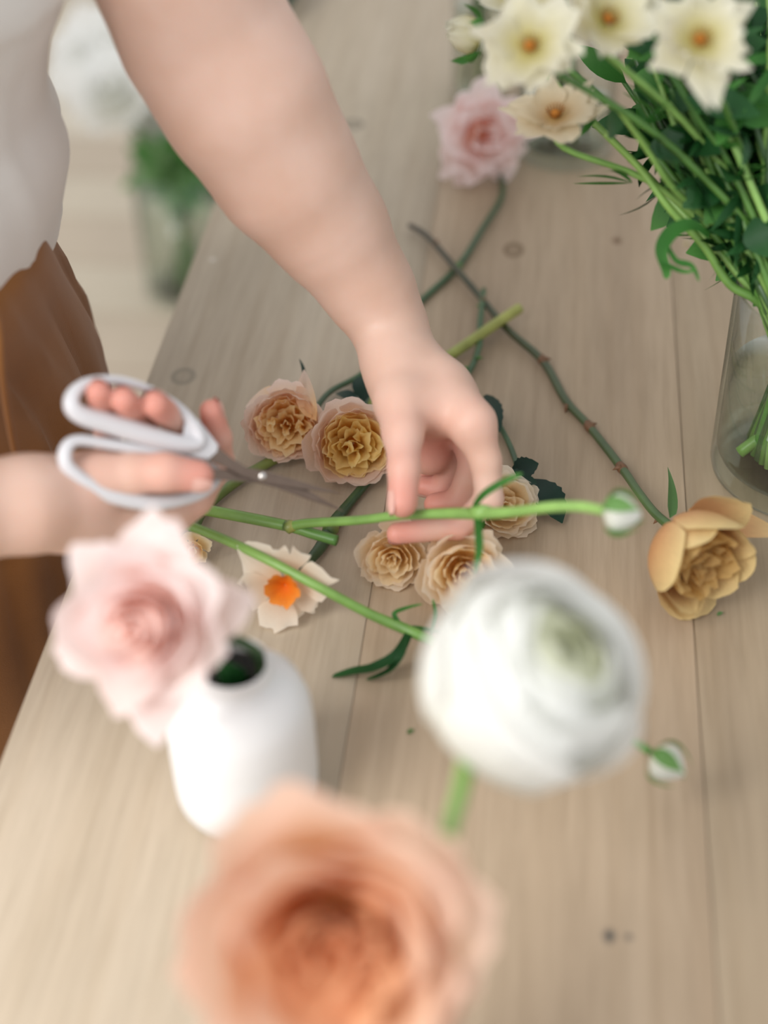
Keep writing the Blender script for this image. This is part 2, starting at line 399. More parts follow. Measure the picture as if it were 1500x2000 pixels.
def leaf_geo(base, tip, normal, width, bend=.15, fold=.15, nu=5, nv=9, serr=0, shape=1.0, twist=0):
    base, tip = Vector(base), Vector(tip); ax = tip-base; L = ax.length; t = ax/L
    nrm = (Vector(normal)-t*Vector(normal).dot(t)).normalized(); s = t.cross(nrm)
    V, UV = [], []
    for j in range(nv):
        v = j/(nv-1); wv = width*(math.sin(PI*min(1, v**shape))**.8*(1-.25*v)+.03)
        if serr and j % 2: wv *= 1-serr
        a = twist*v
        s2 = s*math.cos(a)+nrm*math.sin(a); n2 = nrm*math.cos(a)-s*math.sin(a)
        for i in range(nu):
            u = -1+2*i/(nu-1)
            V.append(base+t*L*v+nrm*(bend*L*math.sin(PI*v))+s2*(u*wv)+n2*(abs(u)*fold*wv)); UV.append(((u+1)/2, v))
    Fc = [(j*nu+i, j*nu+i+1, (j+1)*nu+i+1, (j+1)*nu+i) for j in range(nv-1) for i in range(nu-1)]
    return V, Fc, UV
def leaf(name, base, tip, normal, width, mat, parent, minz=None, **kw):
    V, Fc, UV = leaf_geo(base, tip, normal, width, **kw)
    if minz is not None: V = [Vector((v.x, v.y, max(v.z, minz+.0002*(i % 5)))) for i, v in enumerate(V)]
    return mesh_obj(name, V, Fc, mat, parent, uv=UV)
def ribbon(name, pts, width, mat, parent, normal, nu=3, n=5, minz=None):
    """narrow leaf following a path; pts = world points"""
    path = cr([tuple(p) for p in pts], n); N = len(path); V, UV = [], []
    for j, p in enumerate(path):
        p = Vector(p); t = (Vector(path[min(j+1, N-1)])-Vector(path[max(j-1, 0)])).normalized()
        s = t.cross(Vector(normal)).normalized(); v = j/(N-1); wv = width*(math.sin(PI*(.12+.84*v))**.7)
        if v > .97: wv *= .3
        for i in range(nu):
            u = -1+2*i/(nu-1); q = p+s*(u*wv)+Vector(normal)*(abs(u)*wv*.3)
            if minz is not None: q.z = max(q.z, minz)
            V.append(q); UV.append(((u+1)/2, v))
    Fc = [(j*nu+i, j*nu+i+1, (j+1)*nu+i+1, (j+1)*nu+i) for j in range(N-1) for i in range(nu-1)]
    return mesh_obj(name, V, Fc, mat, parent, uv=UV)
def tpath(pts):                            # (px,py,z,r) on or above the table -> world path
    return [(*P(a, b, z=c), r) for a, b, c, r in pts]
def dpath(pts):                            # (px,py,depth,r) -> world path
    return [(*P(a, b, dep=c), r) for a, b, c, r in pts]
def thorn(p, dirv, size, mat, parent):
    V, Fc, UV = tube_geo([(*p, size*.45), (*(Vector(p)+Vector(dirv)*size*.6), size*.25), (*(Vector(p)+Vector(dirv)*size*1.1+Vector((0, 0, -size*.15))), size*.03)], 6)
    return mesh_obj('thorn', V, Fc, mat, parent, uv=UV)
UPZ = Vector((0, 0, 1))

# ---- two peach garden roses
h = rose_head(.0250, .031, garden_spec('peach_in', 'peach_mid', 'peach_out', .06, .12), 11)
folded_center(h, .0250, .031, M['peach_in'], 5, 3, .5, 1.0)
sepals(h, 4, .008, .024, M['leafmid'], .2, .4)
roseA, cA, RA = h.place('garden_rose', 'peach garden rose with crumpled apricot heart, left of the pair under the arm', 'flower', 558, 832, A(-.02, -.15, 1), .02, press=.003, minz=.0085, group=None)
tube('stem', tpath([(615, 800, .018, .0022), (645, 765, .010, .0022), (700, 735, .006, .0022), (760, 690, .005, .0022)]), M['stemdark'], roseA)
b_ = P(622, 800, z=.03); 
leaf('outer_petal', P(618, 822, z=.034), P(594, 722, z=.05), A(-.5, .2, .8), .0085, M['peach_out'], roseA, bend=.05, fold=.7, shape=.8)
leaf('outer_petal', P(560, 790, z=.03), P(480, 795, z=.028), A(0, .1, 1), .014, M['peach_out'], roseA, bend=.1, fold=.25, shape=.7)
leaf('sepal', P(596, 760, z=.03), P(584, 700, z=.04), A(.4, 0, 1), .0016, M['leafdark'], roseA, fold=.1)
h = rose_head(.0285, .036, garden_spec('yel_in', 'yel_mid', 'peach_out', .05, .02), 21)
folded_center(h, .0285, .036, M['yel_in'], 4, 8, .48, 1.0)
roseB, cB, RB = h.place('garden_rose', 'full cup-shaped rose with golden heart and blush rim beside the thumb', 'flower', 692, 870, A(.05, -.12, 1), .022, press=.002, minz=.0085)
tube('stem', tpath([(700, 820, .012, .0024), (720, 770, .008, .0024), (745, 720, .005, .0024), (770, 700, .004, .0024)]), M['stemdark'], roseB)
leaf('leaf', P(700, 790, z=.014), P(655, 768, z=.012), UPZ, .006, M['leafdark'], roseB, minz=.001)
leaf('leaf', P(712, 785, z=.012), P(700, 735, z=.02), UPZ, .008, M['leafdark'], roseB, minz=.001)

# ---- mustard rose with long woody stem
h = Head(); rn = random.Random(5)
Rm, Hm = .031, .052
for row in [(3, .2, .14, .74, .3, .10, .06, 'must_in', 0, 0), (4, .4, .34, .76, .38, .12, .07, 'must_in', 0, 0), (5, .6, .54, .78, .44, .06, .06, 'must_in', 0, 0), (5, .8, .66, .82, .5, .05, .04, 'must_in', 0, 0),
            (5, 1.05, .86, .84, .7, .10, .02, 'must_out', 0, .3), (4, 1.2, .95, .86, .85, .14, .015, 'must_out', 0, .4)]:
    n, rm, rt, zt, wd, cu, ru, mt, cp, pt = row; b0 = rn.uniform(0, 6)
    for k in range(n):
        h.petal(M[mt], th=b0+2*PI*k/n+rn.uniform(-.15, .15), r=(Rm*.1, Rm*rm, Rm*rt), z=(0, Hm*.1, Hm*zt*rn.uniform(.95, 1.04)), width=Rm*wd, curl=Rm*cu, ruf=Rm*ru, cup=0, point=pt, seed=rn.randrange(9999), nu=11, nv=10)
folded_center(h, Rm, Hm, M['must_in'], 10, 4, .5, .72)
for k, (th, rt, zt, cu) in enumerate([(2.2, 1.35, .72, .2), (4.2, 1.3, .5, .15)]):
    h.petal(M['must_out'], 'outer_petal', th=th, r=(Rm*.1, Rm*1.2, Rm*rt), z=(0, 0, Hm*zt), width=Rm*.75, curl=Rm*cu, ruf=Rm*.03, point=.3, seed=k, nu=11, nv=9)
sepals(h, 4, .009, .03, M['leafpale'], -.1, 1.1)
roseM, cM, RM = h.place('long_stemmed_rose', 'mustard and peach rose lying at the right end of its long woody stem', 'flower', 1362, 1092, A(.42, -.50, .62), .028, press=.004, roll=1.0)
leaf('outer_petal', P(1345, 995, z=.045), P(1535, 1045, z=.03), A(.1, .5, .8), .0125, M['must_out'], roseM, bend=.03, fold=-.2, shape=.75)
leaf('sepal', P(1308, 1012, z=.022), P(1304, 912, z=.026), A(.5, 0, .8), .0055, M['leafpale'], roseM, fold=.3, shape=.6, bend=.04)
tube('stem', tpath([(1325, 1040, .024, .0032), (1280, 1003, .017, .0031), (1245, 958, .011, .0029), (1215, 915, .007, .0031), (1150, 832, .0045, .0030), (1105, 782, .004, .0030), (1060, 705, .006, .0032), (990, 642, .008, .0029), (930, 570, .009, .0028), (880, 512, .010, .0027), (835, 462, .0085, .0026), (800, 440, .007, .0022)]), M['stemwood'], roseM, minz=.0004)
for px, py, z, dx, dy in [(1062, 702, .008, 1, .15), (1108, 790, .005, -.3, -1), (1152, 832, .006, .2, .1), (945, 590, .01, -.2, 1), (1213, 912, .009, -.8, -.2), (850, 478, .01, .4, .8), (1290, 1010, .016, -.6, -.5)]:
    thorn(P(px, py, z=z), (CR*dx+CU*dy).normalized(), .0055, M['thorn'], roseM)
for px, py, z in [(1215, 915, .007), (1152, 834, .0045), (1060, 704, .006)]:
    V, Fc, UV = tube_geo([(*P(px-6, py-8, z=z), .0030), (*P(px, py, z=z), .0039), (*P(px+6, py+8, z=z), .0030)], 10, minz=.0004); mesh_obj('node', V, Fc, M['thorn'], roseM, uv=UV)

# ---- cream spray roses
def cream(px, py, R, ax, seed, label, press=.006, n=0):
    h = rose_head(R, R*1.45, [(3, .14, .10, .9, .24, .08, .03, 'cream_in', 0, 0), (3, .28, .24, .9, .34, .12, .03, 'cream_in', 0, 0), (4, .46, .40, .88, .44, .14, .03, 'cream_in', 0, 0), (4, .66, .58, .86, .54, .16, .03, 'cream_in', 0, .3),
                       (6, .86, .72, .86, .58, .12, .03, 'cream_out', 0, .5), (6, 1.02, .92, .76, .66, .16, .03, 'cream_out', 0, .7), (5, 1.1, 1.1, .52, .7, .14, .04, 'cream_out', 0, .7)], seed)
    sepals(h, 5, .007, .014, M['leafmid'], .4, seed)
    return h.place('spray_rose', label, 'flower', px, py, ax, R*.7, press=press)
c1, _, _ = cream(768, 1090, .0205, A(-.12, -.25, 1), 31, 'cream spray rose left-most of three, partly under the index fingertip')
tube('stem', tpath([(790, 1060, .008, .0016), (850, 1010, .006, .0016), (940, 960, .005, .0016)]), M['stemmid'], c1)
c2, _, _ = cream(905, 1118, .0255, A(.05, -.2, 1), 32, 'largest cream spray rose, lying right behind the white ranunculus')
tube('stem', tpath([(915, 1080, .008, .0018), (945, 1020, .006, .0018), (985, 960, .005, .0018)]), M['stemmid'], c2)
c3, _, _ = cream(985, 990, .0215, A(.15, .05, 1), 33, 'cream spray rose furthest back, right of the pinching fingers and against dark leaves')
tube('stem', tpath([(1000, 960, .008, .002), (1010, 920, .006, .002), (1000, 880, .005, .002), (975, 830, .005, .002), (940, 780, .005, .002)]), M['stemdark'], c3)
for a, b, wd, tw in [((1000, 930, .012), (1052, 905, .020), .011, 0), ((970, 935, .02), (1050, 945, .022), .010, .2), ((1040, 935, .010), (1098, 1022, .004), .0135, 0), ((950, 770, .008), (975, 845, .012), .008, .2)]:
    leaf('leaf', P(a[0], a[1], z=a[2]), P(b[0], b[1], z=b[2]), Vector((.1, -.2, 1)), wd, M['leafdark'], c3, minz=.001, serr=.12, nv=15, twist=tw, bend=.08)
# half hidden bloom behind the pink rose, with its long yellow-green stem
h = rose_head(.011, .014, [(3, .3, .2, .9, .4, .05, .05, 'cream_in', 0, 0), (5, .7, .6, .85, .6, .1, .05, 'yel_mid', 0, 0), (6, 1.0, 1.0, .6, .6, .15, .05, 'cream_in', 0, .4)], 41)
y1, _, _ = h.place('long_stemmed_bloom', 'small yellow bloom peeping out behind the blush rose, on a long yellow-green stem', 'flower', 375, 1075, A(.1, -.3, 1), .007, press=.001)
tube('stem', tpath([(372, 1058, .007, .0034), (395, 1000, .006, .0036), (455, 945, .006, .0038), (525, 903, .006, .0038), (620, 850, .006, .004), (760, 765, .006, .004), (885, 690, .008, .0042), (960, 638, .013, .0042), (1015, 602, .016, .0042)]), M['stemyellow'], y1, minz=.0004)

# ---- daffodil
h = Head(); rn = random.Random(2)
for k in range(6):
    h.petal(M['daff'], th=k*PI/3+.3+rn.uniform(-.1, .1), r=(.0003, .016, .027*rn.uniform(.85, 1.1)), z=(0, .001 if k % 2 else .004, rn.uniform(.000, .020)), width=.0128, curl=.004*(-1)**k, cup=-.004, ruf=.0022, point=.6, narrow=.5, tipw=.55, seed=k, nu=9, nv=9)
for k in range(6):
    h.petal(M['corona'], 'corona_lobe', th=k*PI/3, r=(.0003, .007, .0100), z=(.004, .008, .016), width=.0065, curl=.001, ruf=.0012, seed=k+9, nu=7, nv=7, narrow=.7, tipw=1)
da, cD, RD = h.place('daffodil', 'ivory daffodil with bright orange cup, lying under the cut green stem', 'flower', 556, 1145, A(-.12, -.3, 1), .006, press=.001, roll=.5)
tube('stem', tpath([(590, 1110, .008, .003), (625, 1070, .006, .0040), (650, 1025, .005, .0046), (680, 985, .005, .0034), (718, 940, .005, .0032), (800, 840, .005, .0030), (905, 740, .006, .0026), (935, 680, .008, .0024), (938, 630, .009, .0026), (945, 565, .011, .002)]), M['stemdark'], da, minz=.0004)
for px, py, dx, dy in [(930, 700, 1, .2), (915, 720, -1, .2), (942, 600, -1, .4)]: thorn(P(px, py, z=.009), (CR*dx+CU*dy).normalized(), .005, M['stemmid'], da)
V, Fc, UV = tube_geo([(*P(640, 1043, z=.006), .0042), (*P(646, 1032, z=.006), .0058), (*P(652, 1020, z=.006), .0042)], 10, minz=.0004); mesh_obj('node', V, Fc, M['stemyellow'], da, uv=UV)

# ---- ranunculus buds
def bud(t, p, ax, r, white=M['white']):
    R = frame(ax); p = Vector(p)
    for k in range(5):
        V, Fc, UV = petal_geo(th=k*2*PI/5, r=(r*.2, r*1.55, r*.10), z=(0, r*.5, r*1.65), width=r*.95, nu=7, nv=9, narrow=.4, seed=k)
        mesh_obj('petal', [p+R @ Vector(v) for v in V], Fc, white, t, uv=UV)
    for k in range(4):
        V, Fc, UV = petal_geo(th=k*PI/2+.5, r=(r*.1, r*1.75, r*.6), z=(-r*.1, r*.2, r*1.6), width=r*.46, nu=5, nv=7, narrow=.6, point=1, tipw=.3, seed=k, curl=r*.1)
        mesh_obj('sepal', [p+R @ Vector(v) for v in V], Fc, M['sepal'], t, uv=UV)
# held stem
hs = empty('ranunculus_stem', tuple(P(785, 1003, dep=.94)), 'green forked bud stem pinched between thumb and index finger', 'flower stem')
tube('stem', dpath([(378, 992, 1.01, .0038), (450, 1005, 1.005, .0038), (560, 1027, .995, .0037), (610, 1042, .99, .0036), (658, 1056, .985, .0036)]), M['stemcut'], hs)
tube('side_stem', dpath([(563, 1030, .992, .0034), (600, 1022, .985, .0031), (700, 1016, .965, .0030), (785, 1006, .945, .0030), (870, 1003, .925, .0033), (935, 1003, .905, .0036), (1000, 1000, .885, .0032), (1080, 990, .86, .0031), (1140, 990, .845, .0030), (1190, 1000, .83, .0028)]), M['stemfresh'], hs)
V, Fc, UV = tube_geo(dpath([(555, 1026, .992, .003), (565, 1029, .991, .0048), (578, 1027, .99, .003)]), 10); mesh_obj('node', V, Fc, M['stemyellow'], hs, uv=UV)
V, Fc, UV = tube_geo(dpath([(915, 1002, .912, .0034), (938, 1001, .905, .0052), (958, 1000, .899, .0034)]), 10); mesh_obj('node', V, Fc, M['stemfresh'], hs, uv=UV)
for pts, wd in [([(925, 990, .905), (945, 965, .89), (985, 940, .88), (1020, 925, .87)], .0022), ([(930, 1010, .905), (935, 1045, .895), (935, 1080, .89), (925, 1120, .885)], .0024), ([(940, 1008, .905), (938, 1035, .90), (928, 1060, .895)], .0016)]:
    ribbon('leaf', [P(a, b, dep=c) for a, b, c in pts], wd, M['leafmid'], hs, CT)
bud(hs, P(1180, 998, dep=.832), A(.9, -.12, .35), .0125)
# stem cut off, lying towards the bottom right bud
s2 = empty('ranunculus_stem', tuple(P(800, 1232, z=0)), 'cut green stem with thin curling leaves, running behind the white bloom to a striped bud', 'flower stem')
tube('stem', tpath([(350, 1020, .040, .0030), (430, 1050, .042, .0031), (520, 1092, .043, .0031), (620, 1145, .036, .0031), (720, 1198, .022, .0032), (790, 1228, .016, .0036), (850, 1255, .018, .0031), (980, 1320, .022, .0026), (1120, 1390, .028, .0024), (1240, 1450, .034, .0023), (1268, 1468, .036, .0022)]), M['stemcut'], s2)
for pts, wd in [([(800, 1235, .016), (775, 1280, .016), (730, 1305, .010), (690, 1312, .004), (648, 1322, .001)], .0042), ([(795, 1235, .016), (785, 1275, .018), (765, 1305, .012), (740, 1320, .006), (715, 1328, .002)], .0026),
                ([(785, 1222, .018), (770, 1200, .022), (795, 1188, .026), (825, 1180, .03)], .0018), ([(800, 1225, .018), (830, 1230, .014), (880, 1238, .010)], .0020), ([(840, 1240, .018), (850, 1200, .024), (845, 1170, .03)], .0012)]:
    ribbon('leaf', [P(a, b, z=c) for a, b, c in pts], wd, M['leafdeep'] if wd > .0025 else M['leafmid'], s2, UPZ, minz=.0006)
bud(s2, P(1275, 1472, z=.036), A(.8, -.55, .35), .0122)

# ---- white vase with blush rose
VC = (-.150, .543, 0)
vz = empty('bud_vase', VC, 'small white ceramic bottle vase with narrow dark mouth, below the blush rose', 'vase')
prof = [(.032, .0003), (.0370, .002), (.0395, .008), (.0400, .02), (.0398, .055), (.0388, .070), (.0350, .082), (.0270, .090), (.0205, .094), (.0196, .099), (.0196, .103), (.0190, .1045), (.0180, .1045), (.0172, .103), (.0172, .095), (.024, .088), (.034, .076), (.036, .05), (.036, .01), (.002, .006)]
vb = lathe('body', prof, VC, M['ceramic'], vz, 64)
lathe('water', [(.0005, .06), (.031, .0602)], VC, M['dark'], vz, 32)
h = rose_head(.0320, .046, [(3, .10, .06, .88, .16, .02, .0, 'pink_in', 0, 0), (3, .2, .14, .92, .26, .03, .02, 'pink_in', 0, 0), (3, .32, .24, .94, .36, .05, .02, 'pink_in', 0, 0), (4, .46, .38, .93, .44, .08, .02, 'pink_in', 0, .3),
                   (4, .62, .54, .9, .54, .12, .02, 'pink_out', 0, .5), (5, .78, .72, .82, .6, .18, .02, 'pink_out', 0, .9), (5, .9, .92, .7, .66, .22, .03, 'pink_out', 0, 1.3), (5, .92, 1.08, .52, .66, .22, .03, 'pink_out', 0, 1.6), (4, .9, 1.15, .34, .62, .2, .03, 'pink_out', 0, 1.6)], 51)
sepals(h, 5, .012, .03, M['leafmid'], .5, 0)
pk, cP, RP = h.place('blush_rose', 'open blush pink rose leaning out of the white bottle vase', 'flower', 262, 1232, A(-.12, -.12, 1), .034, dep=.71)
bs = cP - RP @ Vector((0, 0, .036))
tube('stem', [(*bs, .0032), (*(bs+Vector((.004, .014, -.02))), .003), (VC[0]+.010, VC[1]+.008, .107, .003), (VC[0]+.012, VC[1]+.004, .07, .003), (VC[0]+.01, VC[1]-.01, .012, .003)], M['stemdark'], pk)
leaf('leaf', Vector((VC[0]+.004, VC[1]-.001, .088)), Vector((VC[0]-.006, VC[1]-.006, .112)), CT, .008, M['leafdeep'], pk, bend=.1)

# ---- white ranunculus and copper rose in the near vase
VN = Vector((-.042, .335, 0))
nv = empty('cream_vase', tuple(VN), 'small cream vase below the frame holding the copper rose and the white ranunculus', 'vase')
lathe('body', [(.022, .0003), (.028, .002), (.033, .015), (.033, .05), (.028, .08), (.018, .1), (.0165, .12), (.0172, .124), (.0150, .124), (.0145, .118), (.016, .1), (.026, .078), (.030, .05), (.030, .015), (.002, .008)], tuple(VN), M['ceramic'], nv, 48)
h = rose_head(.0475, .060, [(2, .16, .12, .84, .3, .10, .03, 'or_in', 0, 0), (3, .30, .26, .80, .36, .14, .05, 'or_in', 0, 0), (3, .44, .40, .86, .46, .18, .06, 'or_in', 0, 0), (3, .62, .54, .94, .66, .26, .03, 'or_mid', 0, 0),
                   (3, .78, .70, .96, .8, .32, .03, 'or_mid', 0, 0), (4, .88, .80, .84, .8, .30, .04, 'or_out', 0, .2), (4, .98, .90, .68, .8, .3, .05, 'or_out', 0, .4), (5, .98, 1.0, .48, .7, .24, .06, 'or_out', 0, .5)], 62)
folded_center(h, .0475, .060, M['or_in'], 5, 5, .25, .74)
sepals(h, 5, .013, .03, M['leafmid'], .5, 0)
og, cO, RO = h.place('copper_rose', 'large blurred copper orange rose at the near end of the table', 'flower', 650, 1862, A(.06, -.04, 1), .034, dep=.585)
bs = cO - RO @ Vector((0, 0, .036))
tube('stem', [(*bs, .0032), (*(bs+Vector((0, .004, -.03))), .003), (VN.x, VN.y+.004, .125, .003), (VN.x, VN.y-.008, .012, .003)], M['stemmid'], og)
h = Head(); rn = random.Random(8); Rr = .0415
def shell_petal(th, rho, e0, half, seed, lift=.04, nu=11, nv=12, fz=.86, low=.12):
    """broad overlapping petal lying on a ball: from near the stem up to polar angle e0"""
    rn2 = random.Random(seed); ph = rn2.uniform(0, 6); V, UV = [], []
    for j in range(nv):
        for i in range(nu):
            u = -1+2*i/(nu-1); v = j/(nv-1)
            top = e0*(1+.16*abs(u)**2.2)+.05*math.sin(3*u+ph); po = PI-low-(PI-low-top)*v
            k = max(0, v-.75)/.25; r_ = rho*(1+.035*u+lift*k*k+.012*math.sin(4*u+3*v+ph))
            hw = half*(.45+.55*math.sin(min(1, v/.55)*PI/2))
            x_ = th+u*hw; V.append((r_*math.sin(po)*math.cos(x_), r_*math.sin(po)*math.sin(x_), r_*math.cos(po)*fz)); UV.append(((u+1)/2, v))
    return V, [(j*nu+i, j*nu+i+1, (j+1)*nu+i+1, (j+1)*nu+i) for j in range(nv-1) for i in range(nu-1)], UV
Rr = .0475
for L in range(8):
    t = L/7; n = 4 if L < 7 else 5; b0 = L*.71
    for k in range(n):
        V, Fc, UV = shell_petal(b0+2*PI*k/n, Rr*(.50+.50*t**.8), .05+.95*t**1.5+rn.uniform(-.05, .05)+(.25 if L == 7 and k % 2 else 0), .95, rn.randrange(999), .07+.05*t)
        h.geo('petal', V, Fc, UV, M['white_in'] if t < .5 else M['white'])
wr, cW, RW = h.place('white_ranunculus', 'big round blurred white ranunculus with greenish heart, in the foreground', 'flower', 1036, 1325, A(.50, .52, .70), .002, dep=.66)
bs = cW - RW @ Vector((0, 0, .040))
q = P(908, 1505, dep=.65); q2 = P(868, 1685, dep=.63)
tube('stem', [(*bs, .0030), (*(bs-RW @ Vector((0, 0, .012))), .0036), (*q, .0038), (*q2, .0036), (VN.x+.02, VN.y+.012, .15, .0034), (VN.x+.006, VN.y+.002, .118, .0032), (VN.x-.006, VN.y-.002, .012, .0032)], M['stemfresh'], wr)

# ---- pink lisianthus at the back
h = rose_head(.037, .040, [(3, .2, .2, .9, .4, .15, .06, 'liz', 0, 0), (4, .5, .5, .9, .6, .25, .1, 'liz', 0, .3), (5, .8, .8, .8, .7, .25, .12, 'liz', 0, .3), (5, .9, 1.05, .6, .7, .25, .12, 'liz', 0, .5)], 77)
lz, cL, RL = h.place('pink_lisianthus', 'ruffled pale pink bloom at the top, beside the far glass vase', 'flower', 945, 268, A(.12, -.35, .8), .02, press=.002, roll=.4)
tube('stem', tpath([(958, 300, .004, .0024), (982, 372, .006, .0027), (940, 450, .006, .0028), (893, 522, .0035, .0028), (820, 590, .0035, .0028), (760, 655, .0035, .0026), (705, 737, .0035, .0024)]), M['stemdark'], lz, minz=.0004)
V, Fc, UV = tube_geo(tpath([(900, 512, .0035, .0026), (893, 522, .0035, .0036), (884, 530, .0035, .0026)]), 10, minz=.0004); mesh_obj('node', V, Fc, M['stemmid'], lz, uv=UV)

# ---- glass vases
def glass_vase(name, centre, r, hh, label, water, th=.003, base=.012):
    t = empty(name, centre, label, 'vase')
    lathe('glass_body', [(.0002, .0003), (r*.9, .0003), (r-.001, .002), (r, .006), (r, hh-.001), (r-th*.3, hh), (r-th*.7, hh), (r-th, hh-.001), (r-th, base+.006), (r-th-.002, base+.002), (r*.8, base), (.0002, base)], centre, M['glass'], t, 72)
    if water: lathe('water', [(.0002, base+.0004), (r*.8, base+.0004), (r-th-.0022, base+.0026), (r-th-.0002, base+.0064), (r-th-.0002, water), (.0002, water-.0004)], centre, M['water'], t, 72)
    return t
GV = (.186, .862, 0)
gv = glass_vase('glass_cylinder_vase', GV, .0635, .147, 'clear glass cylinder vase of water holding the green flower bundle at the right', .075)
G2 = (.012, 1.322, 0)
g2 = glass_vase('glass_cylinder_vase', G2, .045, .16, 'far glass vase with dark foot behind the ivory flowers', .05)
G3 = (-.075, 1.43, 0)
g3 = glass_vase('slim_glass_vase', G3, .026, .20, 'slim glass vase of green stems above the pink bloom, beside the ivory bud', .09)
# stems standing in the far vases
for base, n, hh, rr, lab, seed in [(G2, 6, .19, .02, 'green flower stem standing in the far glass vase', 3), (G3, 4, .26, .012, 'green stem standing in the slim glass vase', 5)]:
    rn = random.Random(seed)
    for k in range(n):
        a = 2*PI*k/n; x0, y0 = base[0]+rr*math.cos(a), base[1]+rr*math.sin(a)
        t = empty('foliage_stem', (x0, y0, .014), lab, 'stem', lab.replace('green', 'green stems:').split(':')[0]+' in '+('far vase' if base is G2 else 'slim vase'))
        x1, y1_ = base[0]-rr*.8*math.cos(a), base[1]-rr*.8*math.sin(a)
        tube('stem', [(x0, y0, .015, .002), ((x0+x1)/2, (y0+y1_)/2, hh*.5, .002), (x1, y1_, hh, .0017)], M['stemmid'] if k % 2 else M['stemdark'], t, ns=8)
        for q_ in range(2):
            zz = hh*(.82+.14*q_); aa = rn.uniform(0, 6.28)
            leaf('leaf', (x1, y1_, zz), (x1+.02*math.cos(aa), y1_+.02*math.sin(aa), zz+.02), (0, 0, 1), .006, M['leafdeep'], t)

# ---- butterfly ranunculus bundle
def bfly_head(R, seed, mats=('bfly',), n=9, open_=1.0, eye=True, cupz=.35):
    h = Head(); rn = random.Random(seed)
    for ring, (cnt, rt, zt) in enumerate([(n//2, .78, cupz*1.3), (n-n//2, 1.02, cupz*.6)]):
        b0 = rn.uniform(0, 6)
        for k in range(cnt):
            h.petal(M[mats[0]], th=b0+2*PI*k/cnt+rn.uniform(-.15, .15), r=(R*.01, R*.55, R*rt*open_*rn.uniform(.88, 1.12)), z=(0, 0, R*zt*rn.uniform(.5, 1.4)), width=R*.50, curl=R*rn.uniform(-.1, .2), ruf=R*.10, point=.55, seed=rn.randrange(999), nu=9, nv=9, narrow=.35, tipw=.62)
    if eye:
        V, Fc, UV = [], [], []
        for j in range(5):
            for i in range(12):
                a = j/4*PI/2; V.append((R*.13*math.cos(a)*math.cos(i*PI/6), R*.13*math.cos(a)*math.sin(i*PI/6), R*.05+R*.14*math.sin(a))); UV.append((0, 0))
        for j in range(4):
            for i in range(12): Fc.append((j*12+i, j*12+(i+1) % 12, (j+1)*12+(i+1) % 12, (j+1)*12+i))
        h.geo('eye', V, Fc, UV, M['eye'])
        for k in range(14):
            a = 2*PI*k/14; p = Vector((R*.12*math.cos(a), R*.12*math.sin(a), R*.04)); e = p*1.7+Vector((0, 0, R*.16))
            V, Fc, UV = tube_geo([(*p, R*.012), (*e, R*.012), (*(e*1.05), R*.028)], 5); h.geo('stamen', V, Fc, UV, M['eye'])
    return h
def in_vase(k, n, seed=0):
    """where stem k leaves the mouth, and where its foot stands on the vase's bottom"""
    a = 2*PI*k/n*1.618+seed; rr = .018+.030*((k*7) % 5)/5
    mp = Vector((GV[0]-.036+rr*math.cos(a)*.6, GV[1]-.012+rr*math.sin(a)*.7, .142))
    d = Vector((mp.x-GV[0], mp.y-GV[1])); L = max(d.length, .001)
    if L > .05: mp.x = GV[0]+d.x/L*.05; mp.y = GV[1]+d.y/L*.05
    ft = Vector((GV[0]+.038*math.cos(a+2.6), GV[1]+.038*math.sin(a+2.6), .0185)); return mp, ft
def feather(t, p, dirv, size, mat, rn):
    """divided ranunculus leaf: a few narrow lobes from one point"""
    dirv = Vector(dirv).normalized(); nrm = dirv.orthogonal().normalized()
    for s_ in (-.7, 0, .6):
        q = Matrix.Rotation(s_*rn.uniform(.6, 1.2), 3, nrm) @ dirv
        e = Vector(p)+q*size*rn.uniform(.7, 1.1)+Vector((0, 0, -size*.15))
        leaf('leaf', p, e, nrm, size*.085, mat, t, nu=3, nv=7, bend=rn.uniform(-.15, .15))
bl = [  # px, py, depth, radius, axis, seed, petals mat, label
    (1035, 88, .82, .0255, A(-.15, -.05, 1), 3, 'bfly', 'ivory flower with thin amber streak, directly above the pale pink bloom'),
    (1188, 36, .84, .0250, A(.25, .25, 1), 5, 'bfly', 'ivory flower cut by the top edge, between the two fully open ones'),
    (1368, 76, .80, .0262, A(-.05, .0, 1), 9, 'bfly', 'widest open ivory flower with round amber eye, at the upper right'),
    (1085, 222, .92, .0250, A(-.15, .55, .8), 12, 'bfly2', 'peachy ivory flower seen from below, in front of the far vase foot'),
    (1020, -8, .92, .0240, A(.2, .4, 1), 14, 'bfly', 'ivory flower nearly all above the frame, behind the streaked one'),
    (1290, -10, .95, .0230, A(.1, .3, 1), 15, 'bfly', 'small ivory flower at the top edge, left of the widest one'),
]
for k, (px, py, dp, r_, ax, sd, mt, lab) in enumerate(bl):
    h = bfly_head(r_, sd, (mt,), 11, 1.0, True, .4)
    t, c, R_ = h.place('butterfly_ranunculus', lab, 'flower', px, py, ax, .002, dep=dp, group=None)
    mp, ft = in_vase(k, 12)
    b0 = c - R_ @ Vector((0, 0, .003)); b1 = c - R_ @ Vector((0, 0, .035)); mid = b1.lerp(mp, .5)+Vector((0, .01, .02))
    tube('stem', [(*b0, .0018), (*(b0.lerp(b1, .6)+Vector((.004, 0, -.004))), .0019), (*mid, .0022), (*mp, .0026), (*ft, .0026)], M['stemfresh'] if k % 2 else M['stemmid'], t, ns=8)
    rn = random.Random(k)
    for q_ in (.35, .62, .8): 
        pp = b1.lerp(mp, q_)+Vector((0, .008, .012)); feather(t, pp, Vector((rn.uniform(-1, .6), rn.uniform(-.8, .6), rn.uniform(-.2, .8))), .035, M['leafmid'] if q_ < .5 else M['leafdeep'], rn)
